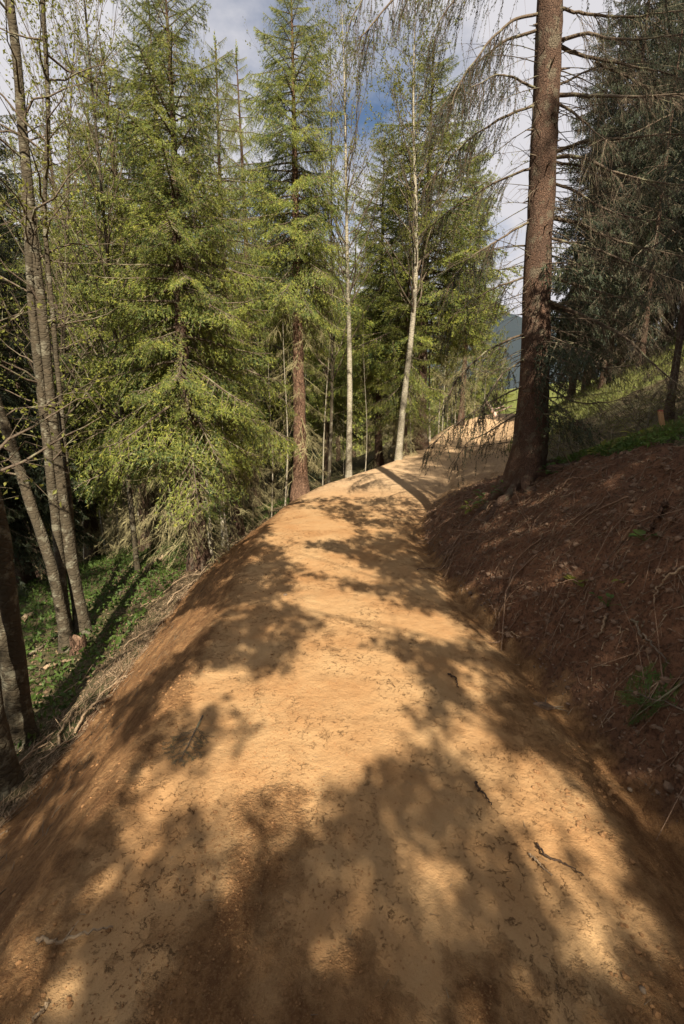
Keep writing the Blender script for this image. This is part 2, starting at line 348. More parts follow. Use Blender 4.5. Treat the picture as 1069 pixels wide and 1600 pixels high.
# ------------------------------------------------------------------ ground sheets
def geomspace0(a, n, first, ratio): 
    s = first * ratio ** np.arange(n); return a + np.concatenate([[0], np.cumsum(s)])
ROWS = np.concatenate([np.arange(-14, 0, .25), np.arange(0, 5, .028), np.arange(5, 10, .05), np.arange(10, 26, .14), geomspace0(26, 60, .2, 1.085)])
def sheet(name, xfun, m):
    X = np.stack([xfun(y) for y in ROWS]); Yy = np.repeat(ROWS[:, None], X.shape[1], 1)
    Z = H(X, Yy); n, k = X.shape
    V = np.stack([X, Yy, Z], -1).reshape(-1, 3)
    i = np.arange(n - 1)[:, None] * k + np.arange(k - 1)[None]
    Fc = np.stack([i, i + 1, i + 1 + k, i + k], -1).reshape(-1, 4)
    me = mesh(name, V, [Fc], [m], None, True)
    def sst(v, a, b): t = np.clip((v - a) / (b - a), 0, 1); return t * t * (3 - 2 * t)
    d = (Y(T_XL, Yy) - X).ravel(); e = (X - Y(T_XR, Yy)).ravel(); fy = Yy.ravel(); fx = X.ravel()
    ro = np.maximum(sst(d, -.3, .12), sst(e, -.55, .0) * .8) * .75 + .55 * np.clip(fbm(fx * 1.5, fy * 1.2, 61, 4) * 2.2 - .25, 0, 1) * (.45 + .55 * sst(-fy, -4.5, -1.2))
    ro = ro + .75 * np.exp(-((fx + .36 + .08 * fbm(fy * 2, fy * 0, 65, 2)) / .15) ** 2) * sst(-fy, -1.95, -1.7) + .5 * sst(-fy, -1.5, -.9) * sst(fx, -.9, -.2) * .6  # rough also raised, so darker, in a band left of centre and nearest ground
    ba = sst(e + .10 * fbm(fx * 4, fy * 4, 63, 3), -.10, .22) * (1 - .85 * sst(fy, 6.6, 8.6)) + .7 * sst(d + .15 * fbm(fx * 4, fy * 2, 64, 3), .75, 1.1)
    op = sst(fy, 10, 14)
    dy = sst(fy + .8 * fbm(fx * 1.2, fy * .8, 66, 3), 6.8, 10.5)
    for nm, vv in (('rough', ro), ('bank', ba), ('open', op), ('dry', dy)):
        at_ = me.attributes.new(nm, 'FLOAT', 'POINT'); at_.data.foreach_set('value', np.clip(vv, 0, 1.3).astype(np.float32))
    return link(name, me, kind='structure')
dl_a = np.linspace(0, 1.0, 40); dl_b = geomspace0(1.0, 75, .035, 1.105)
dr_b = np.linspace(0, 1, 58); dr_c = geomspace0(0, 70, .04, 1.11)
def x_path(y): return np.concatenate([Y(T_XL, y) - dl_a[::-1][:-1], np.linspace(Y(T_XL, y), Y(T_XR, y), 86)])
def x_floor(y): return (Y(T_XL, y) - dl_b[::-1])
def x_bank(y): return Y(T_XR, y) + dr_b * (Y(T_WB, y) + .12)
def x_hill(y): return Y(T_XR, y) + Y(T_WB, y) + .12 + dr_c
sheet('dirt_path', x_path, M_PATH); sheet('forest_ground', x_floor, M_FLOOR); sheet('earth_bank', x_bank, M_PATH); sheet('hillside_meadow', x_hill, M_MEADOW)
# far valley side
hx = np.linspace(-1500, 1500, 120); hy = np.linspace(330, 1500, 60)
HX, HY = np.meshgrid(hx, hy)
HZ = -60 + 230 * np.clip((HY - 330) / 900, 0, 1) ** .8 * (1 + .5 * fbm(HX / 420, HY / 500, 71, 4)) + 9 * fbm(HX / 40, HY / 40, 77, 3)
i_ = np.arange(59)[:, None] * 120 + np.arange(119)[None]
link('far_hill', mesh('far_hill', np.stack([HX, HY, HZ], -1).reshape(-1, 3), [np.stack([i_, i_ + 1, i_ + 121, i_ + 120], -1).reshape(-1, 4)], [M_HILL], None, True), kind='structure')

# ------------------------------------------------------------------ foliage builders
def needles(P0, D, L, Gd, ds, nl, bwid, k=2):
    P0 = np.asarray(P0, float); D = unit(np.asarray(D, float)); L = np.asarray(L, float); Gd = np.asarray(Gd, float)
    n = np.maximum(2, np.ceil(L / ds)).astype(int) * k
    idx = np.repeat(np.arange(len(L)), n)
    t = rng.random(len(idx)) ** .9
    p = P0[idx] + D[idx] * (t * L[idx])[:, None]; p[:, 2] -= Gd[idx] * L[idx] * t * t
    tan = D[idx].copy(); tan[:, 2] -= 2 * Gd[idx] * t; tan = unit(tan)
    nn = unit(np.cross(tan, rng.normal(size=p.shape)))
    s = rng.uniform(.7, 1.25, (len(idx), 1))
    return np.stack([p - tan * bwid * s, p + tan * bwid * s, p + tan * nl * .7 * s + nn * nl * .75 * s], 1)
def twig_tubes(P0, D, L, Gd, r, k=3, n=4):
    P0 = np.asarray(P0, float); D = unit(np.asarray(D, float)); L = np.asarray(L, float); Gd = np.asarray(Gd, float)
    t = np.linspace(0, 1, n)
    P = P0[:, None] + D[:, None] * (t[None] * L[:, None])[..., None]
    P[..., 2] -= Gd[:, None] * L[:, None] * t[None] ** 2
    return tubes(P, np.broadcast_to(np.asarray(r, float).reshape(-1, 1), (len(L), n)) * (1 - .75 * t)[None], k)
def spray(seed, nlat=20, hang=.5, ds=.0215, nl=.034, bwid=.0060, width=.42, sub=5):
    """a needled bough of length 1 along +X; returns needle triangles and twig tubes"""
    global rng
    old = rng; rng = np.random.default_rng(seed)
    P, D, L, Gd, main = [], [], [], [], []
    for i in range(nlat):
        s = .12 + .86 * (i + rng.random()) / nlat; sd = 1 if i % 2 else -1
        ll = (width * (1 - s) ** .75 + .10) * min(1, .35 + s * 2.2) * rng.uniform(.7, 1.2)
        d = unit(np.array([rng.uniform(.5, .85), sd * .8, -rng.uniform(.1, .35) - hang * .25]))
        P.append([s, 0, 0]); D.append(d); L.append(ll); Gd.append(hang * rng.uniform(.4, 1.1)); main.append(1)
        for q in range(sub):
            t = .15 + .8 * (q + rng.random() * .8) / sub
            p = np.array([s, 0, 0]) + d * t * ll; p[2] -= Gd[-1] * ll * t * t if main[-1] else 0
            side = unit(np.cross(d, [0, 0, 1.])) * (1 if q % 2 else -1)
            dd = unit(d * .75 + side * rng.uniform(.3, .75) + np.array([0, 0, -rng.uniform(.0, .4) - hang * .5]))
            P.append(p); D.append(dd); L.append(ll * .42 * (1 - t * .55) * rng.uniform(.7, 1.2) + .02); Gd.append(hang * .6); main.append(0)
    P.append([.55, 0, 0]); D.append([1, 0, 0]); L.append(.45); Gd.append(0); main.append(0)
    T = needles(P, D, L, Gd, ds, nl, bwid)
    P, D, L, Gd, main = map(np.array, (P, D, L, Gd, main)); k = main == 1
    Wd = twig_tubes(P[k], D[k], L[k] * .9, Gd[k], np.full(k.sum(), .006), 3, 3)
    rng = old
    return T.reshape(-1, 3), Wd
def dead_spray(seed, nlat=16):
    global rng
    old = rng; rng = np.random.default_rng(seed); P, D, L, Gd = [], [], [], []
    for i in range(nlat):
        s = .2 + .78 * rng.random(); ll = (.34 * (1 - s) + .1) * rng.uniform(.6, 1.3)
        d = unit(np.array([rng.uniform(.3, .9), rng.choice([-1, 1]) * rng.uniform(.4, 1), rng.uniform(-.8, .15)]))
        P.append([s, 0, 0]); D.append(d); L.append(ll); Gd.append(.3)
        for q in range(4):
            t = rng.uniform(.2, .95); P.append(np.array([s, 0, 0]) + d * t * ll * .97); D.append(unit(d + rng.normal(size=3) * .6)); L.append(ll * .4); Gd.append(.2)
    Wd = twig_tubes(P, D, L, Gd, np.full(len(L), .0030), 3, 3); rng = old
    return np.zeros((0, 3)), Wd
def warp(Vt, az, L, e0, dr, lift, z, base, wid=1.0):
    """template verts (N,3) placed on B boughs"""
    x = Vt[None, :, 0]; zc = L[:, None] * (np.tan(e0)[:, None] * x - dr[:, None] * x ** 2 + lift[:, None] * x ** 3)
    X = L[:, None] * x; Yy = L[:, None] * Vt[None, :, 1] * wid; Z = zc + L[:, None] * Vt[None, :, 2]
    c, s_ = np.cos(az)[:, None], np.sin(az)[:, None]
    return np.stack([base[:, 0:1] + c * X - s_ * Yy, base[:, 1:2] + s_ * X + c * Yy, z[:, None] + Z], -1)
def trunk_line(Hh, bend, seed, n=18):
    r_ = np.random.default_rng(seed); z = np.linspace(0, Hh, n); a = r_.uniform(0, 6.28)
    w = bend * np.sin(z / Hh * PI * r_.uniform(.8, 1.6)) + bend * .3 * np.sin(z / Hh * 9 + a)
    return np.stack([w * math.cos(a), w * math.sin(a), z], -1)
def spruce_meshes(name, Hh, cb, R, nb, r0, sprays, seed, e_top=.5, e_bot=-.25, power=.75, dead=0, needle=None, barkm=None, bend=.05, full=1.0, ragged=.22):
    r_ = np.random.default_rng(seed); g = Geo()
    line = trunk_line(Hh, bend, seed)
    rad = r0 * (1 - line[:, 2] / Hh * .94) * (1 + .55 * np.exp(-line[:, 2] / .25))
    fine = resample(line, 60); fr = np.interp(fine[:, 2], line[:, 2], rad)
    fine[0, 2] = -.25
    Vt, Ft = tube(fine, fr, 12, .16, seed)
    tm = mesh(name + '_trunk', Vt, [Ft], [barkm or M_SPRUCE], None, True)
    def setup(n, z0, z1, pw, rr):
        z = z0 + (z1 - z0) * ((np.arange(n) + r_.random(n)) / n) ** pw
        az = np.arange(n) * 2.39996 + r_.normal(0, .35, n)
        k = np.clip((Hh - z) / (Hh - cb), 0, 1.2)
        L = rr * np.maximum(k, .03) ** power * (1 + r_.normal(0, ragged, n)).clip(.45, 1.6) + .06
        base = np.stack([np.interp(z, line[:, 2], line[:, 0]), np.interp(z, line[:, 2], line[:, 1])], -1)
        f = np.clip((z - cb) / (Hh - cb), 0, 1)
        e0 = e_bot + (e_top - e_bot) * f + r_.normal(0, .1, n); dr = .55 * (1 - f) + .15 + r_.normal(0, .06, n); lift = .38 * (1 - f) + .12
        return az, L, e0, dr, lift, z, base
    nd = len(sprays)
    def put(args, tmpl, m_n, m_w):
        az, L, e0, dr, lift, z, base = args; which = r_.integers(0, len(tmpl), len(z))
        for q, (Tn, (Vw, Fw)) in enumerate(tmpl):
            k = which == q
            if not k.any(): continue
            sel = [a[k] for a in (az, L, e0, dr, lift, z, base)]
            if len(Tn): g.tris(warp(Tn, *sel), m_n)
            P = warp(Vw, *sel); nb_ = P.shape[0]
            Fa = (np.arange(nb_)[:, None, None] * len(Vw) + Fw[None]).reshape(-1, 4); g.add(P.reshape(-1, 3), Fa, m_w)
        ax = np.stack([np.linspace(0, 1, 6), np.zeros(6), np.zeros(6)], -1)
        C = warp(ax, az, L, e0, dr, lift, z, base)
        Va, Fa = tubes(C, ((.006 + .013 * L[:, None]) if m_w == 1 else (.004 + .005 * L[:, None])) * (1 - .85 * np.linspace(0, 1, 6))[None], 4); g.add(Va, Fa, m_w, True)
    put(setup(nb, cb, Hh - .12, .92, R), sprays, 0, 1)
    if dead: put(setup(dead, max(.5, cb * .12), cb * 1.05, 1, R * .62), [dead_spray(seed + 1), dead_spray(seed + 2)], 0, 2)
    tip = needles([[line[-1, 0], line[-1, 1], Hh - .35]] * 3, [[.05, 0, 1], [0, .08, 1], [-.06, 0, 1]], [.5, .4, .35], [0, 0, 0], .02, .05, .014, 2)
    g.tris(tip, 0)
    return tm, g.mesh(name + '_crown', [needle or M_NEEDLE, M_TWIG, M_TWIG if needle is M_NEEDLE_SHADE else M_MOSSY])
def leaf_quads(C, size, rr):
    n = len(C); a = unit(rr.normal(size=(n, 3))); b = unit(np.cross(a, rr.normal(size=(n, 3)))); s = size * rr.uniform(.6, 1.3, (n, 1))
    fold = np.cross(a, b) * s * .25
    return np.stack([C - a * s, C + b * s * .55 + fold, C + a * s, C - b * s * .55 + fold], 1)
def broadleaf_meshes(name, Hh, r0, nb, blen, z0=.35, elev=(.75, 1.15), ntw=7, nleaf=9, leaf=.022, seed=1, bend=.12, barkm=None, droop=.0, lean=(0, 0), tubesides=9, top=True):
    r_ = np.random.default_rng(seed)
    line = trunk_line(Hh, bend, seed); line[:, 0] += lean[0] * (line[:, 2] / Hh) ** 1.2 * Hh; line[:, 1] += lean[1] * (line[:, 2] / Hh) ** 1.2 * Hh
    fine = resample(line, 50); fr = r0 * (1 - np.linspace(0, 1, 50) * .93) * (1 + .45 * np.exp(-fine[:, 2] / .15)); fine[0, 2] -= .25
    Vt, Ft = tube(fine, fr, tubesides, .12, seed)
    tm = mesh(name + '_trunk', Vt, [Ft], [barkm or M_BIRCH], None, True)
    g = Geo()
    f = z0 + (.97 - z0) * ((np.arange(nb) + r_.random(nb)) / nb)
    P0 = np.stack([np.interp(f * Hh, fine[:, 2], fine[:, i]) for i in range(3)], -1)
    az = np.arange(nb) * 2.39996 + r_.normal(0, .5, nb); el = r_.uniform(elev[0], elev[1], nb)
    L = blen * (1.15 - .75 * (f - z0) / (1 - z0)) * r_.uniform(.55, 1.2, nb)
    D = np.stack([np.cos(az) * np.cos(el), np.sin(az) * np.cos(el), np.sin(el)], -1)
    t = np.linspace(0, 1, 7)
    wv = r_.normal(0, .05, (nb, 7, 3)).cumsum(1) * .5
    P = P0[:, None] + D[:, None] * (t[None] * L[:, None])[..., None] + wv * L[:, None, None]
    P[..., 2] += (.12 - droop) * L[:, None] * t[None] ** 2
    P[:, 0] = P0
    rb = np.interp(f, np.linspace(0, 1, 50), fr) * .42
    Va, Fa = tubes(P, np.maximum(rb[:, None] * (1 - .85 * t)[None], .0022), 5); g.add(Va, Fa, 1, True)
    m = nb * ntw; bi = np.repeat(np.arange(nb), ntw); tt = r_.uniform(.2, 1, m)
    Q0 = np.stack([P[bi, np.minimum((tt * 6).astype(int), 5), i] * (1 - (tt * 6) % 1) + P[bi, np.minimum((tt * 6).astype(int) + 1, 6), i] * ((tt * 6) % 1) for i in range(3)], -1)
    DD = unit(D[bi] + r_.normal(0, .55, (m, 3)) + np.array([0, 0, .1 - droop])); LL = L[bi] * r_.uniform(.15, .42, m)
    Va, Fa = twig_tubes(Q0, DD, LL, np.full(m, droop), np.full(m, .0032), 3, 3); g.add(Va, Fa, 1)
    # finest twigs
    m2 = m * 2; b2_ = np.repeat(np.arange(m), 2); t2 = r_.uniform(.3, 1, m2)
    R0 = Q0[b2_] + DD[b2_] * (t2 * LL[b2_])[:, None]; RD = unit(DD[b2_] + r_.normal(0, .6, (m2, 3))); RL = LL[b2_] * r_.uniform(.25, .6, m2)
    Va, Fa = twig_tubes(R0, RD, RL, np.full(m2, droop), np.full(m2, .0022), 3, 2); g.add(Va, Fa, 1)
    if nleaf:
        li = np.repeat(np.arange(m2), nleaf); C = R0[li] + RD[li] * (r_.uniform(.1, 1.1, len(li)) * RL[li])[:, None] + r_.normal(0, leaf * .9, (len(li), 3))
        g.quads(leaf_quads(C, leaf, r_), 0)
    return tm, g.mesh(name + '_crown', [M_LEAF, M_TWIG if barkm is not M_BIRCH else M_TWIG])
def put_tree(name, meshes, label, loc, rz=0, group=None, scale=(1, 1, 1), crown_label=None):
    t = thing(name, label, 'tree', loc, rz, group, scale)
    link('trunk', meshes[0], t); c = link('crown', meshes[1], t)
    return t
def ground(x, y): return (x, y, hz(x, y) - .03)
def at_px(u, v):
    p = G(u, v); return (p[0], p[1], p[2] - .03)
def at_uy(u, y, v=700):
    """on the ground, in the direction of column u, at distance y"""
    x = W(u, v, y)[0]
    for _ in range(4):
        z = hz(x, y); dep = y * math.cos(TILT) - (z - CH) * math.sin(TILT); x = (u - 534.5) / F * dep
    return (x, y, hz(x, y) - .03)

SP = [spray(100 + i, 20, .45) for i in range(4)]                     # full boughs
SPH = [spray(200 + i, 20, .95, width=.34, nl=.028) for i in range(4)]   # hanging, comb-like boughs
SPL = [spray(300 + i, 14, .6, .032, .046, .013, sub=4) for i in range(3)]      # lighter boughs for the far trees
SPT = [spray(400 + i, 13, .8, .026, .034, .010, width=.36, sub=3) for i in range(3)]   # thin, see-through boughs

V_BIG = spruce_meshes('broad_spruce', 10, 2.7, 1.75, 155, .20, SP, 1, .5, -.3, .5, dead=42)
V_CURT = spruce_meshes('curtain_spruce', 10, 2.2, 1.45, 105, .16, SPH, 2, .5, -.35, .55, dead=40)
V_HIGH = spruce_meshes('high_spruce', 10, 4.4, 1.25, 150, .185, SP[:3] + SPH[:1], 3, .5, -.4, .42, dead=40, barkm=M_REDBARK)
V_CONE = spruce_meshes('cone_spruce', 10, 3.2, 1.75, 160, .15, SP, 4, .6, -.1, .6, dead=26)
V_FAR = [spruce_meshes('far_spruce', 10, 2.6 + .8 * i, 1.5 - .15 * i, 125, .13, SPL, 20 + i, .5, -.3, .6, dead=36) for i in range(2)]
V_DARK = [spruce_meshes('dark_spruce', 10, 1.7, 1.6, 165, .16, SPL, 31, .45, -.3, .55, dead=16, needle=M_NEEDLE_SHADE)] * 2
V_THIN = spruce_meshes('thin_spruce', 10, 3.2, 1.3, 80, .10, SPT, 41, .4, -.45, .5, dead=44, needle=M_NEEDLE_SHADE)

# ------------------------------------------------------------------ hero spruce on the bank to the right
def hero():
    t = thing('spruce_tree', 'big spruce with bare brown trunk and dead limbs rooted on the bank', 'tree')
    px = [(818, 752), (828, 690), (835, 600), (838, 500), (840, 400), (848, 280), (853, 150), (860, 0), (866, -160)]
    wd_ = [.47, .37, .305, .285, .27, .255, .245, .235, .22]
    base = G(815, 755); y0 = float(base[1])
    pts = [W(u, v, y0) for u, v in px]; pts[0][2] = min(pts[0][2], base[2]) - .35
    for _ in range(5): pts.append(pts[-1] + np.array([.02, 0, 1.5]))
    wd_ += [.17, .14, .1, .07, .02]
    P = resample(pts, 170); tz = np.interp(P[:, 2], [p[2] for p in pts], wd_) / 2
    Vt, Ft = tube(P, tz, 28, .10, 5)
    # root flare: lobes near the base
    V3 = Vt.reshape(170, 28, 3); th = np.arange(28) / 28 * 2 * PI; zz = P[:, 2] - base[2]
    lob = 1 + (np.exp(-np.clip(zz + .1, 0, 9) / .22))[:, None] * (.16 + .42 * np.cos(3 * th + .6)[None] + .2 * np.cos(5 * th)[None])
    V3 = P[:, None] + (V3 - P[:, None]) * lob[..., None]
    sc = 1 + .03 * vnoise(np.cos(th)[None] * 3 + 0 * zz[:, None], np.sin(th)[None] * 3 + zz[:, None] * 4, 12) + .026 * vnoise(np.cos(th)[None] * 8 + 20 + 0 * zz[:, None], np.sin(th)[None] * 8 + zz[:, None] * 14, 9)
    V3 = P[:, None] + (V3 - P[:, None]) * sc[..., None]
    link('trunk', mesh('big_spruce_trunk', V3.reshape(-1, 3), [Ft], [M_SPRUCE], None, True), t)
    for q, (a_, ln) in enumerate([(-2.5, .75), (-1.75, .6), (-1.0, .8), (2.9, .7), (-.2, .6)]):
        s_ = np.linspace(.1, 1, 16); x_ = P[3, 0] + math.cos(a_) * ln * s_ + .05 * np.sin(s_ * 7 + q); y_ = P[3, 1] + math.sin(a_) * ln * s_ + .04 * np.cos(s_ * 6 + q)
        Q_ = np.stack([x_, y_, H(x_, y_) + .09 * (1 - s_) ** 1.2 - .03 * s_], -1); Vr, Fr = tube(Q_, .075 * (1 - s_) ** .8 + .012, 9, .25, q + 3)
        link('root', mesh('spruce_root', Vr, [Fr], [M_SPRUCE], None, True), t)
    tr = lambda z: np.array([np.interp(z, P[:, 2], P[:, 0]), np.interp(z, P[:, 2], P[:, 1]), z])
    # stubs of broken twigs on the trunk
    g = Geo(); n = 90; z = base[2] + .5 + rng.random(n) * 5.5; az = rng.random(n) * 2 * PI
    ctr = np.stack([tr(q) for q in z]); rr = np.interp(z, P[:, 2], tz)
    d = np.stack([np.cos(az), np.sin(az), rng.uniform(-.2, .5, n)], -1)
    Va, Fa = twig_tubes(ctr + d * (rr * .9)[:, None], d, rng.uniform(.03, .12, n), np.zeros(n), rng.uniform(.006, .013, n), 5, 3); g.add(Va, Fa, 0, True)
    so_ = link('twig_stubs', g.mesh('twig_stubs', [M_TWIG]), t); so_['kind'] = 'stuff'
    R_ = [  # limbs to the right: pixel path, depth at the tip, radius (all bare)
        ([(868, 10), (905, 22), (985, 32), (1045, 22), (1075, 20)], -.5, .016), ([(868, 66), (918, 51), (955, 60), (1010, 59), (1075, 53)], -.9, .018),
        ([(870, 70), (915, 88), (950, 94), (1000, 106), (1045, 113), (1078, 130)], -.4, .019), ([(866, 138), (900, 118), (948, 95), (985, 90)], .3, .012),
        ([(868, 149), (910, 149), (955, 153), (990, 157), (1078, 149)], -1.0, .021), ([(930, 96), (985, 122), (1030, 145), (1078, 152)], .2, .012),
        ([(868, 158), (900, 180), (930, 215), (945, 222)], -.6, .014), ([(863, 238), (905, 222), (960, 214), (1010, 210), (1078, 209)], -.3, .019),
        ([(860, 248), (885, 242), (920, 250), (960, 268), (1000, 277), (1078, 287)], -.9, .018), ([(860, 254), (900, 257), (950, 270), (995, 280), (1040, 300)], .5, .014),
        ([(860, 284), (900, 298), (940, 323), (980, 338), (1040, 346)], -.7, .015), ([(856, 340), (900, 345), (925, 358), (970, 378), (1078, 407)], -.2, .022),
        ([(854, 372), (900, 382), (950, 395), (1010, 420), (1078, 445)], -.8, .015), ([(852, 430), (930, 455), (985, 464), (1040, 458)], -.5, .020),
        ([(850, 468), (930, 500), (985, 530), (1030, 575), (1078, 612)], -.6, .021), ([(850, 476), (950, 510), (1010, 540), (1078, 548)], .2, .013),
        ([(848, 548), (905, 575), (960, 572), (1010, 565)], -.5, .017), ([(848, 600), (900, 632), (960, 630), (1000, 610)], -.3, .012)]
    Lf = [  # limbs to the left, drooping with thin live twigs
        ([(840, 22), (800, 28), (760, 62), (725, 112), (700, 165)], -.6, .015), ([(838, 48), (790, 62), (740, 105), (690, 170), (665, 215)], .3, .014),
        ([(838, 138), (800, 120), (770, 118), (735, 135)], -.7, .012), ([(836, 165), (785, 182), (735, 215), (690, 262), (660, 300)], -.3, .014),
        ([(834, 262), (765, 290), (705, 328), (655, 372)], .4, .014), ([(832, 345), (785, 368), (735, 402), (705, 440)], -.6, .013),
        ([(830, 430), (775, 450), (725, 480), (700, 500)], .2, .012), ([(826, 520), (765, 545), (715, 590), (690, 640)], -.5, .014),
        ([(824, 600), (760, 630), (705, 668), (665, 702)], -.8, .011), ([(822, 640), (770, 672), (730, 690), (712, 722)], -.4, .011), ([(822, 560), (790, 580), (765, 610), (745, 660)], -1.1, .011)]
    Up = [([(862, -90), (780, -100), (700, -60), (620, -10), (560, 60)], -.9, .02), ([(862, -140), (760, -160), (660, -120), (590, -40), (545, 40)], -.5, .02),
          ([(862, -60), (800, -70), (735, -30), (690, 30), (668, 80)], .2, .016), ([(864, -120), (900, -110), (980, -60), (1040, -20)], -.6, .02), ([(864, -160), (820, -170), (740, -130), (660, -60), (628, 20)], .5, .018)]
    def limb(pl, dy, r, live, hangL, dens=34):
        n = 26; c0 = [(u, v) for u, v in pl]
        pts_ = []
        for q, (u, v) in enumerate(c0): pts_.append(W(u, v, y0 + dy * (q / (len(c0) - 1)) ** 1.2))
        P_ = resample(pts_, n); P_[1:-1] += rng.normal(0, .006, (n - 2, 3)).cumsum(0) * .5
        g_ = Geo(); tt = np.linspace(0, 1, n)
        Va, Fa = tube(P_, np.maximum(r * (1 - .8 * tt), .0035), 8, .15, int(rng.integers(99))); g_.add(Va, Fa, 0, True)
        b_ = link('branch', g_.mesh('branch', [M_TWIG]), t)
        Lt = np.linalg.norm(np.diff(P_, axis=0), axis=1).sum()
        m = int(Lt * (dens if live else 42)); ti = rng.uniform(.14, 1, m); k = np.minimum((ti * (n - 1)).astype(int), n - 2); fr = (ti * (n - 1) - k)[:, None]
        Q0 = P_[k] * (1 - fr) + P_[k + 1] * fr; tg = unit(P_[k + 1] - P_[k])
        sd = unit(np.cross(tg, [0, 0, 1.])) * rng.choice([-1, 1], m)[:, None]
        D_ = unit(tg * rng.uniform(.3, .9, (m, 1)) + sd * rng.uniform(.1, .8, (m, 1)) + np.array([0, 0, -1.]) * rng.uniform(.2 if live else -.15, 1.2 if live else .9, (m, 1)))
        LL = hangL * rng.uniform(.35, 1.15, m) * (1 - .35 * ti); GG = rng.uniform(.25, .8, m) if live else rng.uniform(0, .5, m)
        g2 = Geo(); Va, Fa = twig_tubes(Q0, D_, LL, GG, np.full(m, .0028 if live else .0032), 3, 5); g2.add(Va, Fa, 1)
        s2 = 4; b2i = np.repeat(np.arange(m), s2); t2 = rng.uniform(.2, 1, m * s2)
        E0 = Q0[b2i] + D_[b2i] * (t2 * LL[b2i])[:, None]; E0[:, 2] -= GG[b2i] * LL[b2i] * t2 ** 2
        ED = unit(D_[b2i] + rng.normal(0, .5, (m * s2, 3)) + np.array([0, 0, -.5])); EL = LL[b2i] * rng.uniform(.2, .5, m * s2); EG = np.full(m * s2, .5)
        Va, Fa = twig_tubes(E0, ED, EL, EG, np.full(m * s2, .0018), 3, 3); g2.add(Va, Fa, 1)
        if live:
            keep = rng.random(m) < .85; g2.tris(needles(Q0[keep], D_[keep], LL[keep], GG[keep], .014, .017, .004, 2), 0)
            k2 = rng.random(m * s2) < .8; g2.tris(needles(E0[k2], ED[k2], EL[k2], EG[k2], .012, .016, .004, 2), 0)
        else:
            k2 = rng.random(m * s2) < .22; g2.tris(needles(E0[k2], ED[k2], EL[k2], EG[k2], .014, .014, .004, 2), 0)
        link('twig_spray', g2.mesh('twig_spray', [M_NEEDLE_SHADE, M_DARKTWIG if live else M_TWIG]), b_)['kind'] = 'stuff'
    for a in R_: limb(*a, False, .36)
    for q, a in enumerate(Lf): limb(*a, True, .42 if q < 7 else .28, 40 if q < 6 else 26)
    for a in Up: limb(*a, True, .5, 26)
    # lower green boughs close to the trunk and the crown above the frame
    nb = 20; zz_ = base[2] + rng.uniform(.75, 2.6, nb); az = rng.uniform(-.62 * PI, .25 * PI, nb)
    bs = np.stack([tr(q) for q in zz_])[:, :2]; LLb = rng.uniform(.5, 1.0, nb); g3 = Geo()
    Tn, (Vw, Fw) = SPT[0]
    a_ = (az, LLb, rng.uniform(-.35, .1, nb), np.full(nb, .35), np.full(nb, .15), zz_, bs)
    g3.tris(warp(Tn, *a_), 0); Pw = warp(Vw, *a_); g3.add(Pw.reshape(-1, 3), (np.arange(nb)[:, None, None] * len(Vw) + Fw[None]).reshape(-1, 4), 1)
    ax = np.stack([np.linspace(0, 1, 6), np.zeros(6), np.zeros(6)], -1); Va, Fa = tubes(warp(ax, *a_), np.tile(.008 * (1 - .8 * np.linspace(0, 1, 6)), (nb, 1)), 4); g3.add(Va, Fa, 1)
    link('lower_boughs', g3.mesh('lower_boughs', [M_NEEDLE_SHADE, M_TWIG]), t)
    m = 150; zz_ = base[2] + rng.uniform(.5, 4.2, m); az = np.where(rng.random(m) < .74, rng.uniform(-.45, .5, m), rng.uniform(PI - .7, PI + .8, m)); ct = np.stack([tr(q) for q in zz_]); D_ = np.stack([np.cos(az), np.sin(az) - .25, rng.uniform(-.5, .35, m)], -1); D_ = unit(D_)
    LL = rng.uniform(.3, 1.25, m); GG = rng.uniform(-.1, .55, m); g3 = Geo(); Va, Fa = twig_tubes(ct, D_, LL, GG, rng.uniform(.0035, .0065, m), 4, 7); g3.add(Va, Fa, 0)
    bi = np.repeat(np.arange(m), 7); t2 = rng.uniform(.25, 1, m * 7); E0 = ct[bi] + D_[bi] * (t2 * LL[bi])[:, None]; E0[:, 2] -= GG[bi] * LL[bi] * t2 ** 2
    Va, Fa = twig_tubes(E0, D_[bi] + rng.normal(0, .6, (m * 7, 3)) + np.array([0, 0, -.3]), LL[bi] * rng.uniform(.12, .4, m * 7), rng.uniform(0, .6, m * 7), np.full(m * 7, .0022), 3, 4); g3.add(Va, Fa, 0)
    link('dead_twigs', g3.mesh('dead_twigs', [M_TWIG]), t)['kind'] = 'stuff'
    nb = 44; zz_ = np.linspace(8.6, 13.4, nb); az = np.arange(nb) * 2.4; bs = np.stack([tr(q) for q in zz_])[:, :2]
    LLb = 2.1 * ((14 - zz_) / 7) ** .7; g3 = Geo(); a_ = (az, LLb, np.interp(zz_, [7, 13], [-.3, .4]), np.full(nb, .4), np.full(nb, .25), zz_, bs)
    g3.tris(warp(SPH[1][0], *a_), 0); Va, Fa = tubes(warp(ax, *a_), (.02 * (1 - .85 * np.linspace(0, 1, 6)))[None].repeat(nb, 0), 5); g3.add(Va, Fa, 1)
    link('crown', g3.mesh('crown', [M_NEEDLE_SHADE, M_TWIG]), t)
hero()

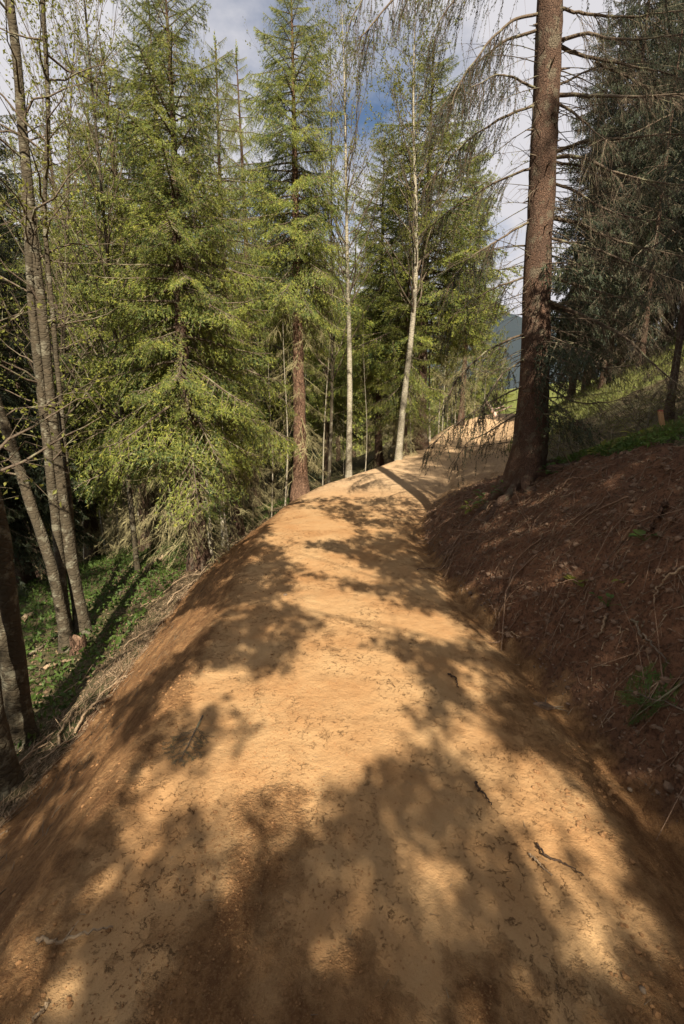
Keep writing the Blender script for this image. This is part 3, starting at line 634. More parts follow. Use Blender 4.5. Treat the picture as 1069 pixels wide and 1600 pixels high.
# ------------------------------------------------------------------ spruces and broadleaf trees along the left edge
def sc(meshes_h, base, topv, wx=1.0):
    """scale so that the tree's tip reaches pixel row topv"""
    top = W(534.5, topv, base[1]); return (top[2] - base[2]) / meshes_h
def spr(meshes, label, base, topv, w, rz=0, name='spruce_tree', group=None):
    s = sc(10, base, topv); return put_tree(name, meshes, label, base, rz, group, (s * w, s * w, s))
b = at_uy(312, 7.1, 868); spr(V_BIG, 'broad sunlit spruce with shaggy lower boughs behind the left edge of the path', b, -40, .92, .4)
b = at_uy(470, 9.9, 772); spr(V_HIGH, 'tall spruce with bare reddish lower trunk at the left edge of the path', b, -15, .95, 1.0)
b = at_uy(656, 14.6, 705); spr(V_CONE, 'yellow green cone shaped spruce left of the far bend of the path', b, 74, 1.2, 2.0)
b = at_uy(632, 13.7, 715); spr(V_CURT, 'dark trunked spruce with feathery boughs beside the cone shaped spruce', b, 330, .9, .3)
b = at_uy(372, 8.9); spr(V_CURT, 'thick brown trunked spruce just behind the broad sunlit spruce', b, 60, .8, 2.2)
b = at_uy(592, 15.5); spr(V_CONE, 'shorter spruce between the pale birch pole and the forked birch', b, 215, .95, 4.0)
b = at_uy(398, 13); spr(V_CURT, 'spruce filling the gap between the broad sunlit spruce and the reddish trunked spruce', b, 75, .8, 5.1)
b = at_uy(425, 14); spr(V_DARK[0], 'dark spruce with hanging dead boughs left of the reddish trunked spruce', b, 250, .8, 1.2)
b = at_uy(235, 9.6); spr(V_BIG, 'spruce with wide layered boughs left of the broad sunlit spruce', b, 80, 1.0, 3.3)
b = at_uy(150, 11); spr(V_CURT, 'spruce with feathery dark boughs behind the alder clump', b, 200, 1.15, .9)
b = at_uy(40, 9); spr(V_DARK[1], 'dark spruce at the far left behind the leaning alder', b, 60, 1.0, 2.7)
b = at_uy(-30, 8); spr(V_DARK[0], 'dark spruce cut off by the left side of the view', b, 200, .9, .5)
b = at_uy(290, 12); spr(V_CURT, 'taller spruce whose tip shows behind the broad sunlit spruce', b, -20, .75, .7)
b = at_uy(720, 20); spr(V_CONE, 'slender light green spruce beyond the cone shaped spruce at the bend', b, 200, .7, .9)
b = at_uy(205, 13.5); spr(V_FAR[1], 'medium spruce seen through the gap left of the layered spruce', b, 180, 1.1, 1.9)
b = at_uy(510, 17); spr(V_FAR[1], 'olive green spruce between the reddish trunked spruce and the birch pole', b, 370, .85, 1.9)

# background wood on the falling slope
for i in range(34):
    u = -60 + 690 * ((i * .618) % 1); y = 15 + 19 * rng.random()
    b = at_uy(u, y, 650)
    topv = 300 + 130 * rng.random() if u > 380 else 200 + 230 * rng.random()
    s = sc(10, b, topv); w = .85 + .4 * rng.random()
    wh = 'left of the alder clump' if u < 60 else 'between the alder clump and the broad sunlit spruce' if u < 220 else 'behind the broad sunlit spruce' if u < 400 else 'beside the reddish trunked spruce' if u < 520 else 'behind the slim straight birch pole'
    dp = 'nearer' if y < 20 else 'middle' if y < 27 else 'deepest'
    put_tree('spruce_tree', V_FAR[i % 2], dp + ' background spruce of those ' + wh, b, rng.random() * 6, 'spruces crowded in the wood ' + wh, (s * w, s * w, s))
for i, (u, y, topv) in enumerate([(80, 45, 420), (250, 50, 440), (360, 46, 470), (420, 55, 500), (470, 48, 480), (560, 50, 470), (640, 52, 450), (690, 44, 430), (740, 48, 500), (770, 60, 520)]):
    b = at_uy(u, y, 650); s = sc(10, b, topv)
    put_tree('spruce_tree', V_FAR[(i + 1) % 2], 'distant spruce with its tip in the gap beyond the wood', b, i, 'distant spruces beyond the wood', (s, s, s))

# right hand dark spruces
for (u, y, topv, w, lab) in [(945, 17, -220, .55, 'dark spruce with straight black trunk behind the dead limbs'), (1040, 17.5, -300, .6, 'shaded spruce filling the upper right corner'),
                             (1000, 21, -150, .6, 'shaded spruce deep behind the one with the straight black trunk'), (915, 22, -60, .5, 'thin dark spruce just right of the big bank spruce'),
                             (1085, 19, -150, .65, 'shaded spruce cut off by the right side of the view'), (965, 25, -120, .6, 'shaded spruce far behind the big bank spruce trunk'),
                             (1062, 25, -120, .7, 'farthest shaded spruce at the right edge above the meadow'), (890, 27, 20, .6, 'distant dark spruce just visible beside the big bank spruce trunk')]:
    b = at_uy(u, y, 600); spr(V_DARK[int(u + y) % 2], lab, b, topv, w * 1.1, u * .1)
for (u, y, topv, lab) in [(1042, 7.4, -260, 'thin twiggy spruce at the right edge over the wooden stake'), (1000, 15.5, -80, 'thin spruce with bare dead twigs among the dark spruces on the right')]:
    b = at_uy(u, y, 600); spr(V_THIN, lab, b, topv, .8, u * .3)

# ------------------------------------------------------------------ birches and alders
V_POLE = broadleaf_meshes('pole_birch', 10, .085, 46, 2.4, .40, (.85, 1.25), 8, 5, .024, 51, .06)
V_POLE2 = broadleaf_meshes('fork_birch', 10, .10, 58, 2.5, .34, (.7, 1.2), 9, 8, .024, 52, .16)
V_FAN = broadleaf_meshes('fan_birch', 10, .07, 60, 3.0, .25, (.8, 1.2), 8, 5, .024, 53, .2, barkm=M_ALDER)
V_SAP = broadleaf_meshes('sapling', 10, .06, 40, 1.8, .15, (.5, 1.1), 7, 7, .04, 54, .2)
V_BARE = broadleaf_meshes('bare_pole', 10, .05, 22, 1.2, .3, (.6, 1.2), 5, 2, .03, 55, .12)
def bir(meshes, label, base, topv, w=1.0, rz=0, name='birch_tree', group=None, lean=0):
    s = sc(10, base, topv); t = put_tree(name, meshes, label, base, rz, group, (s * w, s * w, s)); t.rotation_euler = (0, lean, rz); return t
bir(V_POLE, 'slim straight pale birch pole right of the reddish trunked spruce', at_uy(545, 10.9, 740), 25, 1.0, .5, lean=-.02)
bir(V_POLE2, 'forked birch with light new leaves in front of the cone shaped spruce', at_uy(624, 13.0, 715), 10, .95, 2.2, lean=-.03)
bir(V_POLE2, 'pale forked birch growing through the front of the broad sunlit spruce', at_uy(330, 7.3, 856), 120, .55, 1.2, lean=.02)
bir(V_POLE, 'pale thin birch rising along the right side of the broad sunlit spruce', at_uy(350, 8.2), 100, .6, 4.4)
bir(V_FAN, 'fine twigged birch fanning out against the sky at the upper left', at_uy(215, 7.6), -60, .8, 2.0, lean=-.16)
bir(V_FAN, 'leafy birch in the upper left corner behind the leaning alders', at_uy(115, 8.5), -80, .9, 4.0, lean=-.1)
bir(V_FAN, 'fine twigged birch with upswept branches left of the pale birch pole', at_uy(512, 12.5), 20, .7, 1.0, lean=.03)
bir(V_BARE, 'white birch stem leaning against the reddish trunked spruce', at_uy(446, 9.3, 785), 430, .75, 1.0, lean=.03)
bir(V_BARE, 'thin pale sapling left of the white leaning stem', at_uy(425, 9.8, 770), 520, .8, 2.0, lean=-.05)
bir(V_BARE, 'white birch stem standing right of the cone shaped spruce', at_uy(671, 16.2, 695), 250, .9, 3.0, lean=.01)
bir(V_BARE, 'short white birch stem between the two trunks at the bend', at_uy(642, 13.9, 714), 400, .7, 4.0)
bir(V_BARE, 'reddish thin stem behind the broad sunlit spruce', at_uy(357, 7.6, 846), 560, .9, 5.0)
for i, (u, y) in enumerate([(685, 22), (700, 24), (712, 23), (725, 27), (738, 25), (752, 28), (690, 27), (765, 30), (707, 29), (780, 27)]):
    bir(V_SAP, 'thin pale stemmed sapling in the row beyond the far bend of the path', at_uy(u, y, 650), 480 + 60 * rng.random() - (60 if u < 720 else 0), .8, i, 'birch_sapling', 'saplings beyond the far bend')
for i in range(26):
    u = 20 + 600 * ((i * .618 + .3) % 1); y = 9.5 + 12 * rng.random()
    b = at_uy(u, y, 650)
    if b[0] > float(Y(T_XL, y)) - .25: continue
    bir(V_BARE, ('slim pole stem ' if y < 14 else 'thin distant pole stem ') + ('behind the alder clump' if u < 150 else 'left of the broad sunlit spruce' if u < 300 else 'between the broad spruce and the reddish trunked spruce' if u < 460 else 'right of the reddish trunked spruce'), b, 380 + 200 * rng.random(), .6 + .5 * rng.random(), i * 1.3, 'young_tree', 'slim poles in the wood on the left', lean=rng.normal(0, .04))

V_SHRUB = broadleaf_meshes('dry_shrub', 1, .014, 46, .75, .05, (.05, 1.0), 7, 1, .016, 71, .1)
for i, (u, y, h_, lab) in enumerate([(905, 7.4, .8, 'dry tangled shrub right beside the big bank spruce'), (960, 7.2, .7, 'low brushy shrub halfway between the bank spruce and the wooden stake'), (1010, 7.8, .9, 'brushy shrub just behind the wooden stake'), (1060, 7.0, .8, 'brushy shrub at the right edge beyond the wooden stake'),
                                  (930, 9.0, 1.1, 'taller dry shrub at the foot of the straight black trunk'), (1000, 9.8, 1.0, 'dry shrub in front of the sunny meadow'), (1060, 10.5, 1.2, 'dry shrub at the right edge in front of the sunny meadow'), (870, 8.5, 1.0, 'dry shrub half hidden behind the big bank spruce trunk')]):
    b = at_uy(u, y, 620); t = thing('dry_shrub', lab, 'shrub', b, i * 1.3, None, (h_ * 1.3, h_ * 1.3, h_)); t.scale = (h_, h_, h_ * .6); link('stem', V_SHRUB[0], t); link('twigs', V_SHRUB[1], t)
def px_stem(pl, y, dia, seed, dy=0, n=60, k=14, base_drop=.3, flare=.5):
    """a stem following sight lines at distance y"""
    pts = [W(u, v, y + dy * q / (len(pl) - 1)) for q, (u, v) in enumerate(pl)]
    g0 = hz(pts[0][0], pts[0][1]); pts[0][2] = g0 - base_drop
    P = resample(pts, n); P[:, :2] += .012 * np.stack([fbm(P[:, 2] * 1.3, P[:, 2] * 0 + seed, 3), fbm(P[:, 2] * 1.3, P[:, 2] * 0 + seed + 9, 4)], -1)
    d = np.interp(np.linspace(0, 1, n), np.linspace(0, 1, len(dia)), dia) / 2 * .85 * (1 + flare * np.exp(-np.clip(P[:, 2] - g0, 0, 9) / .13))
    return P, d, tube(P, d, k, .16, seed)
def leafy(P, r_, nb, blen, z0, nleaf, leaf, ntw=6, up=.7):
    """side branches and small leaves on a stem"""
    g = Geo(); n = len(P); f = r_.uniform(z0, 1, nb); k = np.minimum((f * (n - 1)).astype(int), n - 2); P0 = P[k]
    az = r_.uniform(0, 2 * PI, nb); D = unit(np.stack([np.cos(az), np.sin(az), r_.uniform(.2, 1.3, nb) * up], -1)); L = blen * r_.uniform(.4, 1.2, nb)
    t = np.linspace(0, 1, 6); Pb = P0[:, None] + D[:, None] * (t[None] * L[:, None])[..., None] + r_.normal(0, .03, (nb, 6, 3)).cumsum(1) * L[:, None, None]; Pb[:, 0] = P0
    Va, Fa = tubes(Pb, (.009 * L[:, None] / blen + .003) * (1 - .8 * t)[None], 5); g.add(Va, Fa, 1, True)
    m = nb * ntw; bi = np.repeat(np.arange(nb), ntw); q = r_.integers(1, 6, m); Q0 = Pb[bi, q]
    DD = unit(D[bi] + r_.normal(0, .6, (m, 3))); LL = L[bi] * r_.uniform(.15, .45, m)
    Va, Fa = twig_tubes(Q0, DD, LL, np.full(m, .1), np.full(m, .003), 3, 3); g.add(Va, Fa, 1)
    li = np.repeat(np.arange(m), nleaf); C = Q0[li] + DD[li] * (r_.uniform(.15, 1.1, len(li)) * LL[li])[:, None] + r_.normal(0, leaf, (len(li), 3))
    g.quads(leaf_quads(C, leaf, r_), 0); return g
def alder(label, stems, seed, group=None, leaves=None):
    b0 = stems[0]; y = b0[1]; p0 = W(*b0[0][0], y)
    t = thing('alder_tree', label, 'tree', (p0[0], y, hz(p0[0], y)), 0, group)
    off = np.array(t.location); r_ = np.random.default_rng(seed)
    for q, (pl, yy, dia, dy) in enumerate(stems):
        P, d, (Vv, Fv) = px_stem(pl, yy, dia, seed + q, dy, base_drop=.3 if q == 0 or pl[0][1] > 900 else 0, flare=.5 if pl[0][1] > 800 else 0)
        link('stem', mesh('stem', Vv - off, [Fv], [M_ALDER], None, True), t)
        if leaves:
            g = leafy(P - off, r_, *leaves); link('crown', g.mesh('crown', [M_LEAF, M_TWIG]), t)
yA = G(130, 990)[1]
alder('alder clump of twisted grey brown stems on the left slope above the broken stump', [
    ([(134, 995), (112, 880), (95, 760), (78, 620), (68, 500), (52, 380), (40, 250), (28, 110), (12, -20)], yA, [.21, .16, .15, .14, .13, .12, .11, .10, .09], .3),
    ([(108, 1018), (96, 900), (80, 760), (66, 620), (50, 480), (46, 380), (38, 300)], yA - .1, [.17, .12, .11, .11, .10, .09, .08], .3),
    ([(52, 380), (66, 300), (78, 200), (72, 90), (66, -20)], yA + .2, [.10, .07, .06, .05, .05], .1)], 61, None, (16, .9, .45, 5, .02))
alder('slender alder stem leaning left between the clump and the stout alder', [([(106, 1005), (84, 900), (60, 820), (30, 730), (0, 640), (-40, 540), (-70, 400)], yA - .35, [.17, .13, .125, .12, .115, .10, .09], .2)], 64, None, (10, .8, .5, 5, .02))
yB = G(30, 1165)[1]
alder('stout mossy alder leaning out of view at the left edge', [([(30, 1172), (26, 1080), (12, 960), (-4, 840), (-30, 720), (-80, 500), (-110, 200)], yB, [.25, .20, .185, .18, .17, .15, .12], .1)], 66, None, (10, .9, .5, 5, .02))
yC = G(6, 1235)[1]
alder('thick mossy trunk base in the lower left at the edge of the view', [([(2, 1240), (-10, 1150), (-30, 1050), (-70, 900), (-140, 600)], yC, [.26, .21, .20, .18, .15], 0)], 68, None, (8, .9, .6, 5, .02))

# ------------------------------------------------------------------ unseen trees behind and to the right, placed to shade what is in view
for i, (x, y, h, w, lab) in enumerate([(5.6, -4, 15.5, 1.35, 'tall spruce behind the viewpoint, nearest the path on the right'), (8.6, -1.0, 7.5, 1.6, 'tall spruce up the slope right of the viewpoint'),
                                  (15.5, -4, 22, 1.1, 'tall spruce well behind and right of the viewpoint'), (7.8, -7.5, 19, 1.3, 'tall spruce far behind the right side of the viewpoint'), (14.5, -1, 17, 1.3, 'tall spruce highest up the slope right of the viewpoint'),
                                  (-4.0, -2.6, 18, .75, 'tall spruce on the left slope behind the viewpoint'), (-6.3, -3.4, 20, 1.0, 'taller spruce far down the left slope behind the viewpoint'), (15.5, 6, 17, 1.2, 'tall spruce out of view on the right above the bank'), (14.5, 10.5, 18, 1.3, 'tall spruce out of view on the right beside the meadow'), (17, 15, 19, 1.3, 'tall spruce out of view on the right beyond the meadow'), (12.5, 12.5, 17, .8, 'tall spruce just out of view at the right edge of the meadow')]):
    put_tree('spruce_tree', V_DARK[i % 2], lab, ground(x, y), i, None, (h / 10 * w * .8, h / 10 * w * .8, h / 10))

LIT = [[(478, 1005), (520, 985), (560, 1012), (640, 1050), (668, 1085), (600, 1105), (640, 1140), (668, 1165), (610, 1195), (560, 1205), (520, 1250), (480, 1312), (462, 1275), (415, 1240), (390, 1262), (345, 1215), (300, 1265), (225, 1290), (205, 1270), (245, 1215), (330, 1190), (345, 1140), (400, 1190), (420, 1130), (455, 1110), (450, 1050)],  # ground patches that the added crowns leave sunlit
       [(455, 905), (520, 915), (600, 945), (690, 965), (740, 1000), (690, 1000), (600, 985), (560, 1005), (520, 975), (470, 950)],
       [(430, 850), (520, 870), (600, 905), (560, 905), (470, 880)], [(470, 800), (560, 830), (520, 840), (430, 830), (420, 810)],
       [(690, 1120), (760, 1140), (800, 1180), (860, 1190), (960, 1290), (1010, 1380), (960, 1390), (900, 1350), (840, 1300), (800, 1310), (740, 1250), (760, 1220), (700, 1180)],
       [(870, 1350), (940, 1420), (975, 1500), (985, 1600), (935, 1600), (920, 1480), (860, 1400)], [(640, 1335), (700, 1320), (740, 1370), (720, 1400), (670, 1395)],
       [(720, 1045), (760, 1060), (745, 1080), (715, 1070)], [(925, 1170), (960, 1195), (1010, 1255), (985, 1250), (935, 1205)],
       [(160, 1150), (215, 1165), (210, 1205), (180, 1250), (110, 1290), (140, 1225)], [(115, 1150), (165, 1110), (175, 1125), (130, 1180), (100, 1200)],
       [(200, 1290), (235, 1285), (235, 1320), (205, 1335)], [(240, 1085), (275, 1090), (270, 1118), (240, 1118)],
       [(270, 1060), (310, 1050), (360, 1045), (420, 1060), (440, 1090), (410, 1110), (350, 1100), (310, 1100), (290, 1125), (265, 1090)],
       [(170, 1060), (300, 965), (340, 955), (310, 985), (200, 1075), (165, 1085)], [(362, 1310), (385, 1298), (412, 1325), (397, 1352), (366, 1342)],
       [(80, 1450), (110, 1440), (120, 1480), (100, 1550), (70, 1590), (20, 1600), (10, 1570), (60, 1510)], [(145, 1440), (165, 1430), (170, 1465), (150, 1475)]]
def inside(u, v, poly):
    c = np.zeros(u.shape, bool); n = len(poly)
    for i in range(n):
        (x1, y1), (x2, y2) = poly[i], poly[i - 1]
        c ^= ((y1 > v) != (y2 > v)) & (u < (x2 - x1) * (v - y1) / (y2 - y1 + 1e-9) + x1)
    return c
def shade_trees():  # added trees: leaves set along sun rays so the crowns cast the wanted shade
    n = 9000
    gx = rng.uniform(-2.7, 2.6, n); gy = rng.uniform(.3, 8.6, n); gz = H(gx, gy); P = np.stack([gx, gy, gz], -1)
    u, v = proj(P); lit = np.zeros(n, bool)
    for p in LIT:
        rad = 16 if p is LIT[0] else 14 if p in LIT[9:12] or p in LIT[14:16] else 4 if p in LIT[16:] else 9
        for q in range(9): lit |= inside(u + rng.normal(0, 1, n) + (rad * math.cos(q * .7) if q else 0), v + (rad * math.sin(q * .7) if q else 0), p)
    lit |= (fbm(gx * 5, gy * 3.6, 88, 3) > .40) & (gy > 1.7)
    dd_ = Y(T_XL, gy) - gx; lit |= (dd_ > .75) & (gy > 3.6) & (rng.random(n) < .8); lit |= (dd_ > 1.1) & (rng.random(n) < .55)
    thin = np.clip((gy - 5.5) / 3.5, 0, .6)
    keep = (~lit) & (rng.random(n) > .1 + thin)
    P = P[keep]; tt = rng.uniform(6.6, 10, len(P)); C = P + SDIR * tt[:, None]
    uu, vv = proj(C); see = (C[:, 1] > .0) & (uu > -300) & (uu < 1350) & (vv > -260); C = C[~see]
    trunks = [(3.0, -3.0), (-.6, -5.6), (1.4, -7.6), (-2.9, -3.6)]
    labs = ['broadleaf tree behind the right of the viewpoint that dapples the path', 'broadleaf tree straight behind the viewpoint that dapples the path', 'broadleaf tree farthest behind the viewpoint over the path', 'broadleaf tree behind the left of the viewpoint over the slope']
    Tp = np.array(trunks); own = np.argmin(((C[:, None, :2] - Tp[None]) ** 2).sum(-1), 1)
    for q, (x, y) in enumerate(trunks):
        c = C[own == q]
        if not len(c): continue
        gz_ = hz(x, y); t = thing('broadleaf_tree', labs[q], 'tree', (x, y, gz_ - .05)); off = np.array(t.location)
        top = c[:, 2].max(); line = np.array([[0, 0, -.2], [.05, 0, (top - gz_) * .35], [.0, .1, (top - gz_) * .7], [.05, .05, top - gz_]])
        Pl = resample(line, 30); Vv, Fv = tube(Pl, np.linspace(.11, .015, 30), 10, .1, q); link('trunk', mesh('trunk', Vv, [Fv], [M_ALDER], None, True), t)
        g = Geo(); loc = c - off
        # limbs: trunk to local gathering points, then twigs to the leaf clusters
        hub = loc[rng.choice(len(loc), min(15, len(loc)), replace=False)]; zz = hub[:, 2] * rng.uniform(.55, .8, len(hub))
        A = np.stack([np.interp(zz, Pl[:, 2], Pl[:, 0]), np.interp(zz, Pl[:, 2], Pl[:, 1]), zz], -1); s = np.linspace(0, 1, 8)
        Lp = A[:, None] * (1 - s)[None, :, None] + hub[:, None] * s[None, :, None]; Lp[..., 2] += .25 * np.sin(PI * s)[None] * np.linalg.norm(hub - A, axis=1)[:, None] * .3
        Va, Fa = tubes(Lp, np.tile(.02 * (1 - .85 * s), (len(hub), 1)), 5); g.add(Va, Fa, 1, True)
        nh = np.argmin(((loc[:, None] - hub[None]) ** 2).sum(-1), 1); ok = np.linalg.norm(loc - hub[nh], axis=1) > .02
        dv = loc[ok] - hub[nh[ok]]; pick = rng.random(len(dv)) < .22
        Va, Fa = twig_tubes(hub[nh[ok]][pick], dv[pick], np.linalg.norm(dv[pick], axis=1), np.zeros(pick.sum()), np.full(pick.sum(), .005), 3, 3); g.add(Va, Fa, 1)
        li = np.repeat(np.arange(len(loc)), 12); g.quads(leaf_quads(loc[li] + rng.normal(0, .05, (len(li), 3)), .042, rng), 0)
        link('crown', g.mesh('crown', [M_LEAF, M_TWIG]), t)
shade_trees()

# ------------------------------------------------------------------ litter, plants, sticks and other small things
def surf(x, y): return np.stack([x, y, H(x, y)], -1)
def scatter_leaves(name, m, x, y, size, lift, r_):
    C = surf(x, y); C[:, 2] += lift * r_.random(len(x)); g = Geo(); g.quads(leaf_quads(C, size, r_), 0); return link(name, g.mesh(name, [m]), kind='stuff')
def fr(y, d): return Y(T_XL, y) - d
# ground cover on the left slope
n = 26000; y = rng.uniform(2.2, 13, n); d = rng.uniform(1.3, 6, n); x = fr(y, d); k = (fbm(x * .9, y * .9, 91, 3) + np.clip((d - 1.3) * .3, 0, .35) > .02) & (rng.random(n) < .9)
scatter_leaves('ground_cover', M_GROUND, x[k], y[k], .030, .10, rng)
# leaf and needle litter, bits of bark and broken wood along the left edge
def slivers(name, m, x, y, L, r, along=None):
    g = Geo(); P = surf(x, y); P[:, 2] += r; n = len(x); a = rng.uniform(0, 2 * PI, n) if along is None else along + rng.normal(0, .45, n)
    D = np.stack([np.cos(a), np.sin(a), np.zeros(n)], -1); e = .05
    D[:, 2] = (H(x + D[:, 0] * e, y + D[:, 1] * e) - H(x, y)) / e + rng.normal(0, .12, n)
    Va, Fa = twig_tubes(P, D, L * rng.uniform(.4, 1.4, n), rng.normal(0, .08, n), r * rng.uniform(.6, 1.4, n), 3, 3); g.add(Va, Fa, 0, True); return link(name, g.mesh(name, [m]), kind='stuff')
n = 5200; y = 1.2 + 14 * rng.random(n) ** 1.2; d = .95 + np.abs(rng.normal(0, .22, n)); slivers('twig_litter', M_DRY, fr(y, d), y, np.full(n, .13), np.full(n, .0035), PI / 2)
n = 2600; y = 1.0 + 10 * rng.random(n); d = rng.uniform(.35, 2.2, n); slivers('twig_litter', M_LITTER, fr(y, d), y, np.full(n, .07), np.full(n, .0028), PI / 2)
n = 5000; y = .9 + 8.5 * rng.random(n); e = Y(T_WB, y) * rng.random(n) * 1.25 + .05; k = fbm(e * 2.6, y * 2.2, 99, 4) > .12; y = y[k]; e = e[k]; n = len(y); slivers('bank_litter', M_LITTER, Y(T_XR, y) + e, y, np.full(n, .055), np.full(n, .0024))
n = 1300; y = .9 + 8 * rng.random(n); e = Y(T_WB, y) * rng.random(n) * 1.1 + .1; slivers('bank_roots', M_ROOT, Y(T_XR, y) + e, y, np.full(n, .16), np.full(n, .003))
n = 260; y = .9 + 6 * rng.random(n); x = rng.uniform(-.9, 1.1, n); slivers('path_slivers', M_LITTER, x, y, np.full(n, .03), np.full(n, .0016))
n = 7000; y = 2 + 11 * rng.random(n); d = rng.uniform(.9, 2.6, n); scatter_leaves('leaf_litter', M_LITTER, fr(y, d), y, .016, .02, rng)
n = 5000; y = 1 + 8 * rng.random(n); e = .1 + rng.random(n) * 1.5; scatter_leaves('leaf_litter', M_LITTER, Y(T_XR, y) + e, y, .011, .012, rng)
n = 450; y = 2.2 + 3.6 * rng.random(n); e = np.abs(rng.normal(.55, .3, n)); slivers('bank_litter', M_DRY, Y(T_XR, y) + e, y, np.full(n, .10), np.full(n, .003))
n = 420; y = 1.5 + 6 * rng.random(n); e = .1 + 1.2 * rng.random(n); slivers('bank_twigs', M_ROOT, Y(T_XR, y) + e, y, np.full(n, .34), np.full(n, .004))
# clods of soil
def clods(name, m, x, y, s):
    n = len(x); ico = np.array([[0, 0, 1], [.89, 0, .45], [.28, .85, .45], [-.72, .53, .45], [-.72, -.53, .45], [.28, -.85, .45], [.72, .53, -.45], [-.28, .85, -.45], [-.89, 0, -.45], [-.28, -.85, -.45], [.72, -.53, -.45], [0, 0, -1]])
    fc = np.array([[0, 1, 2], [0, 2, 3], [0, 3, 4], [0, 4, 5], [0, 5, 1], [1, 6, 2], [2, 7, 3], [3, 8, 4], [4, 9, 5], [5, 10, 1], [2, 6, 7], [3, 7, 8], [4, 8, 9], [5, 9, 10], [1, 10, 6], [11, 7, 6], [11, 8, 7], [11, 9, 8], [11, 10, 9], [11, 6, 10]])
    V = ico[None] * rng.uniform(.6, 1.3, (n, 12, 1)) * (s[:, None, None]) * np.array([1, 1, .7]) ; a = rng.uniform(0, 6.28, n); c, s_ = np.cos(a)[:, None], np.sin(a)[:, None]
    V = np.stack([V[..., 0] * c - V[..., 1] * s_, V[..., 0] * s_ + V[..., 1] * c, V[..., 2]], -1) + (surf(x, y) + np.array([0, 0, .25]) * s[:, None])[:, None]
    g = Geo(); g.add(V.reshape(-1, 3), (np.arange(n)[:, None, None] * 12 + fc[None]).reshape(-1, 3), 0, False); return link(name, g.mesh(name, [m]), kind='stuff')
n = 1800; y = .8 + 8 * rng.random(n) ** 1.3; e = np.abs(rng.normal(.12, .30, n)) + .04; clods('soil_clods', M_BANK, Y(T_XR, y) + e, y, .003 + .011 * rng.random(n) ** 4)
n = 5500; y = .8 + 8 * rng.random(n) ** 1.2; e = .05 + rng.random(n) * 1.4; clods('soil_clods', M_BANK, Y(T_XR, y) + e, y, .004 + .026 * rng.random(n) ** 5)
n = 4000; y = .7 + 7 * rng.random(n) ** 1.2; d = rng.normal(.25, .5, n); k = (d < 1.6) & (d > -.9) & (fbm(fr(y, d) * 3, y * 2, 93, 3) > -.02); clods('soil_clods', M_CLOD, fr(y, d)[k], y[k], (.002 + .008 * rng.random(n) ** 5)[k])
n = 3000; y = .7 + 2.6 * rng.random(n); x = .75 + .45 * rng.random(n) + .05 * y; k = fbm(x * 4, y * 3, 96, 3) > .02; clods('soil_clods', M_CLOD, x[k], y[k], (.002 + .010 * rng.random(n) ** 4)[k])
n = 5000; y = .75 + 1.9 * rng.random(n); x = -.36 + rng.normal(0, .22, n); clods('soil_crumbs', M_CLOD, x, y, .0012 + .004 * rng.random(n) ** 4)
n = 2200; y = .8 + 7 * rng.random(n) ** 1.2; d = rng.normal(.0, .16, n); k = fbm(y * 2.5, d * 4, 94, 3) > .0; clods('soil_clods', M_CLOD, fr(y, d)[k], y[k], (.002 + .009 * rng.random(n) ** 5)[k])
n = 10000; y = .75 + 4 * rng.random(n) ** 1.4; x = rng.uniform(-1, 1.3, n); k = fbm(x * 2.2, y * 2.2, 95, 3) > .12; clods('soil_crumbs', M_CLOD, x[k], y[k], (.001 + .004 * rng.random(n) ** 4)[k])

# grass along the top of the bank and on the meadow
def blades(name, m, x, y, hgt, wdt):
    n = len(x); P = surf(x, y); a = rng.uniform(0, 6.28, n); sd = np.stack([np.cos(a), np.sin(a), np.zeros(n)], -1) * wdt; ln = rng.normal(0, .35, (n, 3)); ln[:, 2] = 1
    tip = P + ln * (hgt * rng.uniform(.5, 1.3, n))[:, None]; g = Geo(); g.tris(np.stack([P - sd, P + sd, tip], 1), 0); return link(name, g.mesh(name, [m]), kind='stuff')
n = 12000; y = rng.uniform(2.5, 6.9, n); e = Y(T_WB, y) + np.abs(rng.normal(.15, .4, n)) - .08; x = Y(T_XR, y) + e; k = fbm(x * 1.6, y * 1.6, 97, 3) > -.1; blades('bank_grass', M_GRASS, x[k], y[k], np.full(k.sum(), .09), .006)
n = 6000; y = rng.uniform(3, 7, n); e = Y(T_WB, y) + np.abs(rng.normal(.2, .6, n)); x = Y(T_XR, y) + e; k = fbm(x * 1.1, y * 1.1, 98, 3) > .02; scatter_leaves('bank_herbs', M_GROUND, x[k], y[k], .022, .08, rng)
n = 30000; y = rng.uniform(12, 34, n); x = Y(T_XR, y) + 1.2 + rng.random(n) * 16; blades('meadow_grass', M_GRASS, x, y, np.full(n, .16), .02)

